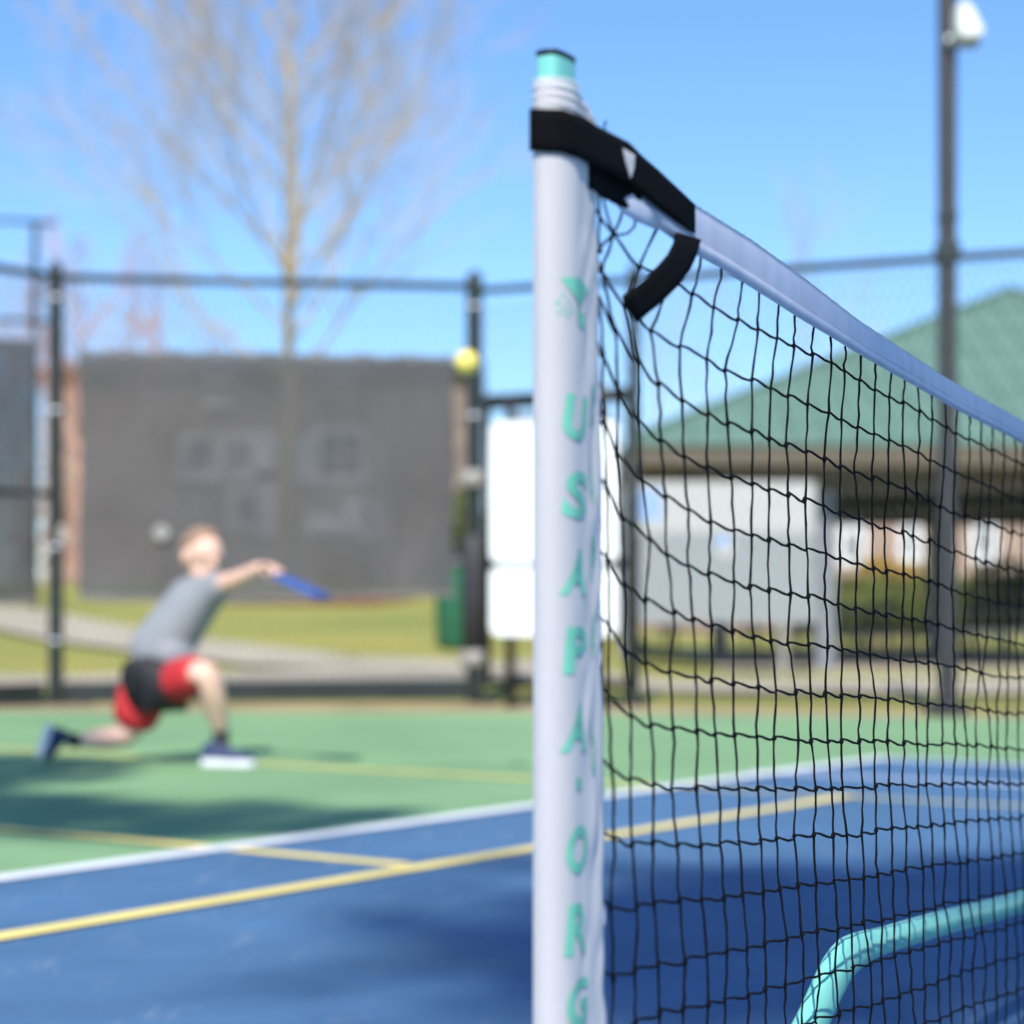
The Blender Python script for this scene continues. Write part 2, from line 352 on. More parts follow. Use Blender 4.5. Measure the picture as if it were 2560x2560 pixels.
# padded gate post wrap, gate and its white sign
t = empty('gate_post_pad', FC); tag(t, 'dark padding wrapped round the fence post behind the ball', 'post pad')
def put_at(b, nm, mt, t, **k):
    o = b.build(nm, mt, None, **k); o.parent = t; o.matrix_parent_inverse = Matrix.Translation(-Vector(t.location)); return o
b = MB(); b.lathe([(0.055, 0.30), (0.075, 0.31), (0.08, 0.6), (0.082, 0.98), (0.07, 1.0), (0.055, 1.0)], FC+Vector((0, -0.0, 0)), 16); put_at(b, 'pad', M['pole'], t, smooth=True)
for zz in (0.20, 1.28):
    b = MB(); b.lathe([(0.052, zz), (0.085, zz+0.01), (0.085, zz+0.10), (0.052, zz+0.11)], FC, 16); put_at(b, 'band', M['tagm'], t, smooth=True)
d3 = (FR-FC).normalized(); n3 = Vector((d3.y, -d3.x, 0))
g0 = FC+d3*0.12+n3*0.05; t = empty('gate', g0); tag(t, 'dark steel fence gate behind the net post, carrying a white sign', 'gate')
for z, rr_ in ((0.12, 0.024), (0.82, 0.03), (1.79, 0.045)):
    b = MB(); b.tube([g0+Vector((0, 0, z)), g0+d3*0.95+Vector((0, 0, z))], rr_, 10); put_at(b, 'rail', M['fence'], t, smooth=True)
for s in (0, 0.95):
    b = MB(); b.tube([g0+d3*s+Vector((0, 0, 0.1)), g0+d3*s+Vector((0, 0, 1.80))], 0.022, 10); put_at(b, 'stile', M['fence'], t, smooth=True)
def rrect(c, w_, h_, r, ux, n=6):
    out = []
    for cx, cy, a0 in ((1, 1, 0), (-1, 1, 90), (-1, -1, 180), (1, -1, 270)):
        for k in range(n+1):
            a = R(a0+90*k/n); out.append(c+ux*(cx*(w_/2-r)+r*math.cos(a))+Vector((0, 0, cy*(h_/2-r)+r*math.sin(a))))
    return out
sx = Vector((1, -0.1, 0)).normalized(); ny = Vector((-0.1, -1, 0)).normalized()
c0 = W(1384, 1320, 11.75); t = empty('sign_board', (c0.x, c0.y, 0)); tag(t, 'blank white two panel sign with rounded corners behind the net post', 'sign')
for yc, hh in ((1229, 0.795), (1504, 0.385)):
    c = W(1384, yc, 11.75); b = MB(); b.prism(rrect(c, 0.72, hh, 0.05, sx), -ny*0.012); put_at(b, 'panel', M['sign'], t)
for s in (-0.25, 0.25):
    b = MB(); p = Vector((c0.x, c0.y, 0))+sx*s-ny*0.045; b.tube([p, p+Vector((0, 0, 1.75))], 0.03, 10); put_at(b, 'post', M['pole'], t, smooth=True)

# light pole with white floodlight
PL = W(2368, 1520, 10.95); PL.z = 0
t = empty('light_pole', PL); tag(t, 'tall dark square light pole at the fence with white floodlight', 'light pole')
b = MB(); b.box(PL+Vector((0, 0, 2.6)), (0.088, 0.088, 5.2)); put_at(b, 'shaft', M['pole'], t, bevel=0.008)
b = MB(); b.box(PL+Vector((0, 0, 0.03)), (0.2, 0.2, 0.05)); put_at(b, 'base_plate', M['pole'], t, bevel=0.005)
for zz, ww, hh in ((2.43, 0.12, 0.10), (2.62, 0.10, 0.05)):
    b = MB(); b.box(PL+Vector((0, 0, zz)), (ww, ww, hh)); put_at(b, 'collar', M['fence'], t, bevel=0.006)
c = W(2412, 75, 10.8); b = MB()
prof = [(-0.055, 0.14), (0.0, 0.165), (0.05, 0.12), (0.09, 0.03), (0.125, -0.03), (0.10, -0.075), (-0.03, -0.085), (-0.055, -0.02)]
b.prism([Vector((c.x+x*1.0-0.01, c.y-0.09, c.z+z)) for x, z in [(x*0.8, z*0.78) for x, z in prof]], (0, 0.15, 0)); put_at(b, 'floodlight_housing', M['white_metal'], t, bevel=0.025)
b = MB(); b.box(Vector((c.x+0.02, c.y, c.z-0.074)), (0.10, 0.12, 0.012)); put_at(b, 'lens', M['glass'], t)
b = MB(); b.tube([Vector((PL.x, PL.y-0.02, c.z-0.02)), Vector((c.x, c.y, c.z-0.02))], 0.02, 8); put_at(b, 'bracket', M['pole'], t)
b = MB(); q = Vector((PL.x-0.0, PL.y-0.045, c.z-0.03)); b.tube([q, q+Vector((0, -0.03, 0))], 0.03, 16); put_at(b, 'photo_sensor', M['steel'], t, smooth=True)

# far backstop at upper left
t = empty('backstop_fence', (-8, 26, 0)); tag(t, 'faint tall backstop fence far off at the upper left edge', 'fence')
for px in (88, -140):
    p = W(px, 1500, 26); b = MB(); b.tube([(p.x, p.y, 0), (p.x, p.y, 5.4)], 0.04, 8); put_at(b, 'post', M['fence'], t, smooth=True)
for py in (552, 800):
    b = MB(); b.tube([W(-200, py-12, 26), W(140, py+6, 26)], 0.028, 8); put_at(b, 'rail', M['fence'], t, smooth=True)

# litter bin beyond the fence
p = G(1150, 1660, 0.06); p.z = zt(p.x, p.y); hb = 0.72
t = empty('litter_bin', p); tag(t, 'dark green litter bin on the grass behind the fence post', 'bin')
b = MB(); b.lathe([(0.0, 0), (0.19, 0), (0.215, 0.02), (0.235, hb), (0.24, hb+0.03), (0.225, hb+0.03), (0.20, 0.05)], p, 24); put_at(b, 'body', M['bin'], t, smooth=True)
b = MB(); b.lathe([(0.25, hb), (0.25, hb+0.04), (0.2, hb+0.10), (0.09, hb+0.15), (0.085, hb+0.1)], p, 24); put_at(b, 'lid', M['pole'], t, smooth=True)

# ------------------------------------------------------------------ pavilion
PV = Vector((1.38, 25.0, -0.2)); WD = 12.1
t = empty('pavilion', PV); tag(t, 'open park pavilion with green metal hip roof and brown beams', 'pavilion')
ez = CZ+(HZ-1103)/F*25.0; apex = Vector((PV.x+WD/2, PV.y+WD/2, CZ+(HZ-727)/F*(25+WD/2)))
cs = [Vector((PV.x, PV.y, ez)), Vector((PV.x+WD, PV.y, ez)), Vector((PV.x+WD, PV.y+WD, ez)), Vector((PV.x, PV.y+WD, ez))]
for i in range(4):
    a, c = cs[i], cs[(i+1) % 4]; b = MB(); b.prism([a, c, apex], (0, 0, -0.05)); rp = put_at(b, 'roof_panel', M['roof'], t)
    e = (c-a).normalized(); inw = ((apex-(a+c)/2))
    for k in range(1, 30):                      # standing seams
        s = k/30; base = a.lerp(c, s); f = 1-abs(2*s-1)
        if f < 0.05: continue
        b = MB(); b.tube([base+Vector((0, 0, 0.012)), base+inw*f*0.995+Vector((0, 0, 0.012))], 0.016, 4); o = put_at(b, 'roof_seam', M['roofrib'], t)
    b = MB(); b.tube([a+Vector((0, 0, 0.02)), apex+Vector((0, 0, 0.03))], 0.05, 6); put_at(b, 'hip_cap', M['roofrib'], t)
    b = MB(); mid = (a+c)/2; ins = (Vector((apex.x, apex.y, 0))-Vector((mid.x, mid.y, 0))).normalized()
    b.box(mid+ins*0.06+Vector((0, 0, -0.17)), (WD-0.1, 0.05, 0.24), math.atan2(e.y, e.x)); put_at(b, 'fascia', M['brown'], t)
    b = MB(); b.box(mid+ins*0.75+Vector((0, 0, -0.38)), (WD-1.75, 0.2, 0.36), math.atan2(e.y, e.x)); put_at(b, 'beam', M['brown'], t)
b = MB(); b.box(Vector((PV.x+WD/2, PV.y+WD/2, ez-0.1)), (WD-0.3, WD-0.3, 0.03)); put_at(b, 'ceiling', M['brown'], t)
for px, Y in ((1572, 25.8), (2062, 25.8), (2338, 33.4), (2062+640, 25.8), (1800, 33.4)):
    p = W(px, 1520, Y); b = MB(); zb = -0.22; h = ez-0.5-zb
    b.box(Vector((p.x, p.y, zb+h/2)), (0.24, 0.24, h)); put_at(b, 'column', M['column'], t, bevel=0.02)
b = MB(); b.box(Vector((PV.x+WD/2, PV.y+WD/2, -0.245)), (WD+0.3, WD+0.3, 0.1)); put_at(b, 'floor_slab', M['path'], t)

# banner board in front of the pavilion
Yb = 23.6; t = empty('banner_board', (W(1810, 1600, Yb).x, Yb, -0.2)); tag(t, 'large pale notice board with white top band, seen through the net', 'notice board')
def prect(x0, y0, x1, y1, Y, th_): 
    a, c = W(x0, y1, Y), W(x1, y0, Y); b = MB(); b.box((a+c)/2, (c.x-a.x, th_, c.z-a.z)); return b
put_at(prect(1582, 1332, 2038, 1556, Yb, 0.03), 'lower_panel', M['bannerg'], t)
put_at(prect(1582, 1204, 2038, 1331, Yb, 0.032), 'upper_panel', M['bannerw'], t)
for k in range(6):
    put_at(prect(1584, 1225+k*13, 1655, 1235+k*13, Yb-0.022, 0.006), 'blue_stripe', M['bannerb'], t)
b = MB(); p = W(1815, 1372, Yb-0.022); b.tube([p, p+Vector((0, -0.006, 0))], 0.11, 20); put_at(b, 'round_print', M['bannerw'], t)
b = MB(); p = W(1806, 1352, Yb-0.03); b.box(p, (0.13, 0.006, 0.1)); put_at(b, 'print_patch', M['bannerb'], t)
for px in (1957,):
    a = W(px, 1556, Yb); b = MB(); b.box(Vector((a.x, a.y, (a.z-0.2)/2)), (0.09, 0.06, a.z+0.2)); put_at(b, 'leg', M['tagm'], t)

# picnic tables under the roof
def table(loc, rz, label):
    t = empty('picnic_table', loc, rz); tag(t, label, 'picnic table', 'picnic tables under the pavilion')
    for k in range(5):
        b = MB(); b.box((0, -0.3+0.15*k, 0.74), (1.8, 0.14, 0.04)); b.build('top_plank', M['wood'], t, bevel=0.005)
    for s in (-1, 1):
        for k in range(2):
            b = MB(); b.box((0, s*(0.65+0.15*k), 0.44), (1.8, 0.14, 0.04)); b.build('bench_plank', M['wood'], t, bevel=0.005)
        b = MB(); b.tube([(s*0.62, -0.78, 0), (s*0.62, -0.25, 0.71)], 0.03, 6); b.tube([(s*0.62, 0.78, 0), (s*0.62, 0.25, 0.71)], 0.03, 6)
        b.tube([(s*0.62, -0.8, 0.41), (s*0.62, 0.8, 0.41)], 0.03, 6); b.build('leg_frame', M['pole'], t)
table((4.3, 28.0, -0.195), 0.1, 'picnic table under the pavilion, between its columns')
table((6.75, 27.6, -0.195), -0.1, 'picnic table under the pavilion, right of the light pole')
table((3.0, 31.5, -0.195), 0.05, 'picnic table under the pavilion, behind the pale notice board')

# ------------------------------------------------------------------ houses far behind
def house(name, label, x0, x1, Y, z0, zw, zr, wall, wins, dep=8, gable=False):
    t = empty(name, ((x0+x1)/2, Y, z0)); tag(t, label, 'house')
    b = MB(); b.box(((x0+x1)/2, Y+dep/2, (z0+zw)/2), (x1-x0, dep, zw-z0)); put_at(b, 'wall', wall, t)
    b = MB(); ym = Y+dep/2
    b.prism([(x0-0.3, Y-0.4, zw), (x0-0.3, ym, zr), (x0-0.3, Y+dep+0.4, zw)], (x1-x0+0.6, 0, 0)); put_at(b, 'roof', M['shingle'], t)
    for (a, c, d, e) in wins:
        b = MB(); b.box(((a+c)/2, Y-0.02, (d+e)/2), (c-a+0.36, 0.1, e-d+0.36)); f = put_at(b, 'window_frame', M['trim'], t)
        for k in range(2):
            for j in range(2):
                b = MB(); xa = lerp(a, c, k/2)+0.03; za = lerp(d, e, j/2)+0.03
                b.box((xa+(c-a)/4-0.03, Y-0.05, za+(e-d)/4-0.03), ((c-a)/2-0.06, 0.06, (e-d)/2-0.06))
                o = b.build('pane', M['glass']); o.parent = f
    return t
def wx(px, Y): return (px-1280)/F*Y
def wz(py, Y): return CZ+(HZ-py)/F*Y
YH = 48
wn = [(wx(575, YH), wx(632, YH), wz(1172, YH), wz(1100, YH)), (wx(590, YH), wx(650, YH), wz(1305, YH), wz(1232, YH)), (wx(468, YH), wx(530, YH), wz(1172, YH), wz(1100, YH)),
      (wx(800, YH), wx(905, YH), wz(1190, YH), wz(1085, YH)), (wx(880, YH), wx(930, YH), wz(1330, YH), wz(1270, YH))]
hs_ = house('house', 'house with white trimmed windows dimly seen through the grey windscreen', wx(110, YH), wx(1172, YH), YH, 0.9, wz(930, YH), wz(850, YH), M['tanwall'], wn)
for x0, x1, y0, y1 in ((640, 692, 1085, 1345), (545, 575, 1080, 1180), (740, 782, 1085, 1215), (770, 905, 1285, 1335), (515, 590, 925, 960), (515, 585, 1000, 1022), (430, 690, 1176, 1206), (830, 880, 930, 955)):
    b = MB(); b.box(((wx(x0, YH)+wx(x1, YH))/2, YH-0.12, (wz(y0, YH)+wz(y1, YH))/2), (wx(x1, YH)-wx(x0, YH), 0.12, wz(y0, YH)-wz(y1, YH))); put_at(b, 'trim_board', M['trim'], hs_)
YH2 = 62
wn2 = [(wx(2110, YH2), wx(2150, YH2), wz(1400, YH2), wz(1330, YH2)), (wx(2440, YH2), wx(2480, YH2), wz(1390, YH2), wz(1320, YH2)), (wx(2260, YH2), wx(2290, YH2), wz(1390, YH2), wz(1320, YH2))]
house('house', 'pinkish brick house seen through the net under the pavilion roof', wx(1560, YH2), wx(2750, YH2), YH2, -0.3, wz(1230, YH2), wz(1130, YH2), M['tanwall'], wn2)
YH3 = 55
house('house', 'low brown roofed house showing between the net post and pavilion roof', wx(1290, YH3), wx(1530, YH3), YH3, 0.0, wz(1230, YH3), wz(1000, YH3), M['tanwall'], [(wx(1400, YH3), wx(1440, YH3), wz(1400, YH3), wz(1320, YH3))])

# ------------------------------------------------------------------ foliage
def leaf_cloud(b, c, r, n, size, rnd):
    for _ in range(n):
        while True:
            p = Vector((rnd.uniform(-1, 1), rnd.uniform(-1, 1), rnd.uniform(-1, 1)))
            if 0.15 < p.length < 1: break
        p = Vector((c[0]+p.x*r[0], c[1]+p.y*r[1], c[2]+p.z*r[2]))
        a = Vector((rnd.gauss(0, 1), rnd.gauss(0, 1), rnd.gauss(0, 1))).normalized(); q = a.orthogonal().normalized(); w_ = a.cross(q)
        s = size*rnd.uniform(0.6, 1.3); b.poly([p-q*s, p+w_*s*0.55, p+q*s, p-w_*s*0.55])
def bush(name, label, spots, mt, leaf, n, cat='shrub', group=None):
    rnd = random.Random(hash(label) % 999); c0 = spots[0][0]
    t = empty(name, (c0[0], c0[1], zt(c0[0], c0[1]))); tag(t, label, cat, group)
    b = MB(); st = MB()
    for c, r in spots:
        leaf_cloud(b, c, r, n, leaf, rnd)
        for k in range(5):
            st.tube([(c[0]+rnd.uniform(-.2, .2), c[1], zt(c[0], c[1])-0.05), (c[0]+rnd.uniform(-r[0], r[0])*.6, c[1]+rnd.uniform(-r[1], r[1])*.6, c[2]+r[2]*.5)], 0.02, 5)
    put_at(b, 'foliage', mt, t); put_at(st, 'stem', M['twig'], t)
Yg = 40
bush('hedge', 'long clipped green hedge seen through the net beyond the pavilion', [((wx(px, Yg), Yg, 0.55+0.1*random.random()), (0.75, 0.8, 0.62)) for px in range(2050, 2420, 70)], M['hedge'], 0.08, 1200, 'hedge')
bush('golden_shrub', 'golden yellow shrub behind the green hedge, left of the light pole', [((wx(2195, 44), 44, 1.15), (0.5, 0.5, 0.6)), ((wx(2262, 44), 44, 1.05), (0.5, 0.5, 0.5))], M['gold'], 0.09, 900)
bush('round_shrub', 'rounded olive green shrub beyond the pavilion at the right edge', [((wx(2510, 38), 38, 0.75), (0.75, 0.8, 0.75)), ((wx(2585, 38), 38, 0.7), (0.7, 0.8, 0.65))], M['hedge'], 0.08, 1000)
bush('thicket', 'brown leafless thicket showing between the windscreens at far left', [((wx(px, 42), 42, 2.0+0.5*(k % 2)), (1.0, 0.8, 2.0)) for k, px in enumerate((-60, 60, 150, 230))], M['redtwig'], 0.07, 500)
bush('low_shrub', 'low olive shrub behind the padded fence post', [((wx(1160, 36), 36, 2.0), (0.35, 0.4, 0.75))], M['hedge'], 0.07, 700)

def branch(b, p, d, L, r, lev, rnd, up, spread, kids, wig=0.12, seg=5):
    pts = [Vector(p)]; rad = [r]; d = Vector(d).normalized()
    for i in range(seg):
        d = (d+Vector((rnd.gauss(0, wig), rnd.gauss(0, wig), rnd.gauss(0, wig)*0.6+up))).normalized()
        pts.append(pts[-1]+d*L/seg); rad.append(max(0.006, r*(1-0.75*(i+1)/seg)))
    b.tube(pts, rad, 6 if r > 0.03 else 4 if r > 0.012 else 3, cap=False)
    if lev <= 0: return
    for k in range(kids[0]):
        s = 0.22+0.75*(k+rnd.random()*0.8)/kids[0]; j = min(seg-1, int(s*seg)); q = pts[j].lerp(pts[j+1], s*seg-j)
        dd = (pts[j+1]-pts[j]).normalized(); ax = dd.orthogonal().normalized(); ax = Matrix.Rotation(rnd.uniform(0, 6.28), 3, dd) @ ax
        nd = (dd*math.cos(R(spread))+ax*math.sin(R(spread)))
        branch(b, q, nd, L*rnd.uniform(0.42, 0.62)*(1.15-0.5*s), max(0.005, rad[j]*0.55), lev-1, rnd, up, spread, kids[1:] or kids, wig)
def bare_tree(label, px, Y, h, fork, r, limbs, mt, seed, spread=38, kids=(6, 5, 4), name='bare_tree', limbl=0.45, lev=3, group='leafless trees beyond the fence'):
    rnd = random.Random(seed); X = wx(px, Y); z0 = zt(X, Y)
    t = empty(name, (X, Y, z0)); tag(t, label, 'tree', group)
    pts = [Vector((X, Y, z0-0.1))]; rad = [r*1.25]; n = 10
    for i in range(n):
        pts.append(Vector((X+rnd.gauss(0, 0.012*h*0.4), Y+rnd.gauss(0, 0.05), z0+h*(i+1)/n))); f = (i+1)/n
        rad.append(r*(1-0.25*f) if f*h < fork else max(0.012, r*0.75*(1-(f*h-fork)/(h-fork))**0.9))
    tb = MB(); tb.tube(pts, rad, 10); put_at(tb, 'trunk', M['bark'] if mt is M['twig'] else M['redtwig'], t, smooth=True)
    b = MB()
    for k in range(limbs):
        s = (fork+(h-fork)*0.86*(k+rnd.random()*0.5)/limbs)/h; j = min(n-1, int(s*n)); q = pts[j].lerp(pts[j+1], s*n-j)
        a = k*2.4+rnd.uniform(-.4, .4); ff_ = max(0, (s*h-fork)/(h-fork)); el = R(rnd.uniform(24, 42)+24*ff_)
        d = Vector((math.cos(a)*math.cos(el), math.sin(a)*math.cos(el), math.sin(el)))
        f = (s*h-fork)/(h-fork)
        branch(b, q, d, limbl*h*(1-0.45*f)*rnd.uniform(0.85, 1.1), max(0.022, rad[j]*0.36), lev-1, rnd, 0.10, spread, kids)
    put_at(b, 'crown', mt, t)
bare_tree('big leafless tree with tan trunk rising behind the wide grey windscreen', 722, 40, 16.0, 3.6, 0.15, 36, M['twig'], 5, kids=(10, 8, 5), limbl=0.41)
bare_tree('small red budded tree above the left corner of the fence', 200, 34, 5.2, 2.0, 0.045, 11, M['redtwig'], 11, kids=(6, 5), lev=3, name='budding_tree')
bare_tree('small red budded tree at the far left edge behind the windscreen', 45, 36, 4.4, 1.8, 0.045, 11, M['redtwig'], 13, kids=(6, 5), lev=3, name='budding_tree')
bare_tree('slim red budded tree just left of the big leafless tree', 400, 44, 6.0, 2.0, 0.045, 12, M['redtwig'], 17, kids=(6, 5), lev=3, name='budding_tree')
bare_tree('thin faint leafless tree above the pavilion roof, left of the light pole', 2000, 70, 14.5, 5, 0.10, 9, M['twig'], 23, kids=(5, 4), lev=3)
bare_tree('thin leafless tree behind the net post and gate', 1640, 75, 11.5, 4, 0.10, 9, M['twig'], 29, kids=(5, 4), lev=3)

# shade tree standing behind the viewer on the left; its clumps throw the soft shade on the court
def over(gx, gy, h): return Vector((gx-math.sin(R(SUN_AZ))*h/math.tan(R(SUN_EL)), gy-math.cos(R(SUN_AZ))*h/math.tan(R(SUN_EL)), h))
def shade_tree(label, seed, H, top_s, top_h, clumps):
    rnd = random.Random(seed); k = over(top_s[0], top_s[1], top_h); tz = Vector((k.x, k.y, -0.05))
    t = empty('shade_tree', tz); tag(t, label, 'tree', 'evergreen trees behind the viewer')
    tb = MB(); tb.tube([tz, tz+Vector((0.1, 0, top_h*.3)), tz+Vector((0.0, 0.1, top_h*.7)), k], [0.34, 0.26, 0.22, 0.15], 12); put_at(tb, 'trunk', M['bark'], t, smooth=True)
    fb = MB()
    for gx, gy, rx, ry, n in clumps:
        c = over(gx, gy, H); mid = k.lerp(c, 0.5)+Vector((0, 0, 0.5)); lb = MB(); lb.tube([k, mid, c], [0.08, 0.05, 0.02], 6); put_at(lb, 'limb', M['bark'], t, smooth=True)
        leaf_cloud(fb, c, (rx, ry, 0.4), n, 0.13, rnd)
    put_at(fb, 'crown', M['leaf'], t)
shade_tree('tall evergreen tree behind the viewer, shading the court by the net', 3, 19, (3.6, 1.0), 12, [(3.6, 3.3, 2.3, 1.45, 3000), (1.5, 3.75, 1.1, 1.0, 1300), (0.6, 3.75, 0.6, 0.8, 330), (0.35, 3.2, 0.4, 0.5, 90), (0.05, 3.1, 0.5, 0.5, 45), (0.1, 4.0, 0.5, 0.6, 45)])
shade_tree('evergreen tree behind the viewer to the left, shading the green court', 9, 14, (-5.0, 6.2), 9, [(-2.05, 7.1, 0.75, 0.8, 430), (-0.95, 5.55, 0.75, 0.30, 210), (-3.0, 6.4, 1.0, 0.9, 700), (-1.75, 5.9, 0.6, 0.35, 170)])

# ------------------------------------------------------------------ portable net
PH = R(28.5); nd = Vector((math.sin(PH), math.cos(PH), 0)); nn = Vector((math.cos(PH), -math.sin(PH), 0))   # along the net, and its face towards the viewer
YP = 1.44; P0 = Vector(((1390-1280)/F*YP, YP, 0)); VPX = F*math.tan(PH)
def N_t(px):                                   # distance along the net for a photo column
    k = (px-1280)/F; return (k*P0.y-P0.x)/(nd.x-k*nd.y)
def N(px, py):                                 # point (t, z) in the net's plane
    t_ = N_t(px); Y = P0.y+nd.y*t_; return (t_, CZ+(HZ-py)/F*Y)
def N2(px, py, off):                           # the same on a plane set off from the net
    k = (px-1280)/F; Q = P0+nn*off; t_ = (k*Q.y-Q.x)/(nd.x-k*nd.y); Y = Q.y+nd.y*t_; return Q+nd*t_+Vector((0, 0, CZ+(HZ-py)/F*Y))
def NP(t_, z, off=0.0): return P0+nd*t_+nn*off+Vector((0, 0, z))
net = empty('pickleball_net', P0); tag(net, 'portable net with black mesh, white top tape and white sleeved post', 'net')
def putn(b, nm, mt, par=None, **k):
    o = b.build(nm, mt, None, **k)
    if par: o.parent = par
    else: o.parent = net; o.matrix_parent_inverse = Matrix.Translation(-P0)
    return o
# node positions read off the photograph row by row (tile origin x, y, then points in 1/3.5127 px)
K = 3.5127
T1, T2, T3, T4, T5, T6 = (1460, 600), (2010, 800), (1460, 1150), (2010, 1350), (1460, 1700), (2010, 1900)
rows = [
 [(T1, [(100,100),(247,-56),(480,245),(740,345),(975,490),(1175,585),(1345,710),(1520,775),(1690,860),(1840,925)]), (T2, [(60,300),(215,375),(360,445),(495,525),(635,615),(760,690),(890,705),(1000,800),(1120,870),(1240,945),(1350,1000),(1460,1040),(1565,1085),(1655,1145),(1755,1195),(1850,1245),(1932,1275)])],
 [(T1, [(85,160),(155,275),(360,575),(605,800),(850,935),(1070,1050),(1265,1155),(1460,1225),(1635,1305),(1810,1360)]), (T2, [(25,740),(180,810),(335,875),(480,940),(615,1000),(745,1055),(880,1095),(995,1160),(1105,1230),(1215,1300),(1335,1340),(1440,1385),(1545,1425),(1645,1465),(1740,1510),(1830,1555),(1920,1600)])],
 [(T1, [(110,510),(240,790),(440,1055),(645,1265),(850,1430),(1065,1525),(1265,1610),(1450,1685),(1630,1750),(1795,1800)]), (T2, [(25,1150),(170,1220),(315,1295),(460,1340),(600,1390),(735,1440),(865,1470),(985,1525),(1100,1580),(1205,1650),(1315,1700),(1425,1720),(1530,1750),(1630,1790),(1725,1830),(1820,1865),(1915,1900)])],
 [(T1, [(150,1020),(290,1335),(485,1580),(685,1755),(880,1900)]), (T3, [(1065,85),(1265,150),(1455,210),(1625,265),(1795,305)]), (T2, [(20,1580),(175,1625),(310,1695),(455,1750),(595,1790),(730,1830),(860,1855),(980,1890),(1090,1930)]), (T4, [(1210,50),(1315,105),(1415,140),(1520,160),(1620,190),(1715,225),(1800,245),(1895,270)])],
 [(T1, [(185,1590),(330,1890)]), (T3, [(520,175),(710,320),(905,440),(1095,540),(1270,625),(1460,665),(1630,700),(1795,740)]), (T4, [(25,75),(175,110),(320,155),(455,210),(585,255),(725,280),(860,300),(980,325),(1090,360),(1200,395),(1310,435),(1410,480),(1510,505),(1615,525),(1710,545),(1800,560),(1900,585)])],
 [(T3, [(195,250),(365,520),(545,700),(740,835),(930,925),(1120,995),(1300,1060),(1465,1130),(1640,1145),(1805,1170)]), (T4, [(25,495),(180,520),(325,560),(465,590),(590,635),(720,665),(850,685),(970,695),(1090,720),(1200,750),(1310,775),(1415,800),(1505,845),(1605,865),(1700,870),(1800,885),(1890,910)])],
 [(T3, [(205,890),(385,1100),(570,1230),(765,1335),(945,1405),(1135,1465),(1320,1500),(1485,1560),(1645,1605),(1810,1610)]), (T4, [(40,915),(190,945),(330,965),(465,985),(600,1000),(725,1040),(845,1065),(970,1065),(1090,1075),(1200,1090),(1310,1105),(1410,1130),(1510,1155),(1600,1185),(1695,1200),(1790,1205),(1885,1210)])],
 [(T3, [(215,1470),(385,1690),(580,1780),(780,1855),(965,1905)]), (T5, [(1145,10),(1330,35),(1505,60),(1665,95),(1825,115)]), (T4, [(50,1335),(200,1355),(340,1365),(480,1375),(610,1385),(735,1395),(850,1425),(970,1440),(1085,1440),(1200,1440),(1310,1450),(1410,1465),(1505,1480),(1605,1495),(1695,1520),(1790,1525),(1880,1520)])],
 [(T5, [(220,145),(400,305),(580,395),(785,425),(980,455),(1165,475),(1345,490),(1520,500),(1690,510),(1840,525)]), (T4, [(55,1780),(210,1770),(350,1770),(490,1765),(620,1765),(745,1770),(870,1780),(980,1800),(1090,1805),(1205,1790),(1315,1790),(1415,1795),(1515,1800),(1610,1805),(1700,1820),(1790,1840),(1880,1840)])],
 [(T5, [(220,775),(415,870),(605,910),(790,960),(985,955),(1180,950),(1360,950),(1530,950),(1700,950),(1860,945)]), (T6, [(75,245),(210,265),(365,245),(495,235),(625,230),(750,220),(870,210),(990,210),(1095,220),(1205,225),(1310,210),(1415,205),(1515,195),(1610,200),(1705,205),(1795,210),(1890,215)])],
 [(T5, [(225,1390),(425,1445),(630,1435),(820,1450),(1005,1475),(1190,1430),(1375,1420),(1550,1405),(1720,1395),(1875,1370)]), (T6, [(95,655),(235,665),(370,670),(505,640),(645,615),(765,600),(885,585),(1000,580),(1110,570),(1215,575),(1325,565),(1430,545),(1525,530),(1625,520),(1715,515),(1805,510),(1895,510)])],
 [(T5, [(242,2006),(446,1987),(650,1967),(843,1939),(1029,1939),(1201,1925),(1390,1875),(1565,1860),(1735,1840),(1890,1800)]), (T6, [(115,1075),(260,1055),(395,1050),(525,1040),(655,1005),(790,980),(905,960),(1015,945),(1130,925),(1240,905),(1340,905),(1440,900),(1545,875),(1640,855),(1735,840),(1825,830),(1910,825)])],
 [(T5, [(260,2622),(457,2550),(660,2490),(861,2466),(1052,2406),(1233,2382),(1405,2371),(1588,2311),(1756,2275),(1911,2233)]), (T6, [(130,1505),(275,1480),(415,1445),(550,1435),(680,1410),(805,1365),(925,1345),(1040,1320),(1155,1285),(1265,1255),(1365,1245),(1465,1230),(1560,1210),(1660,1185),(1755,1165),(1855,1145),(1930,1130)])],
]
NX = []                                        # NX[row][col] = (t, z)
for r in rows:
    out = []
    for (ox, oy), ps in r:
        for x, y in ps: out.append(N(ox+x/K, oy+y/K))
    NX.append(out)
tops = [(T1, [(130,-430),(330,-240),(640,-100),(830,20),(1024,150),(1200,250),(1385,365),(1535,460),(1705,565),(1850,660)]), (T2, [(85,60),(230,145),(365,230),(500,310),(630,380),(765,460),(885,530),(1000,595),(1120,660),(1240,730),(1350,785),(1455,845),(1555,895),(1660,945),(1750,990),(1855,1045),(1932,1090)])]
TOP = [N(ox+x/K, oy+y/K) for (ox, oy), ps in tops for x, y in ps]
rnd = random.Random(21); S_ = 0.0443; NC0 = len(TOP); NCOL = 148
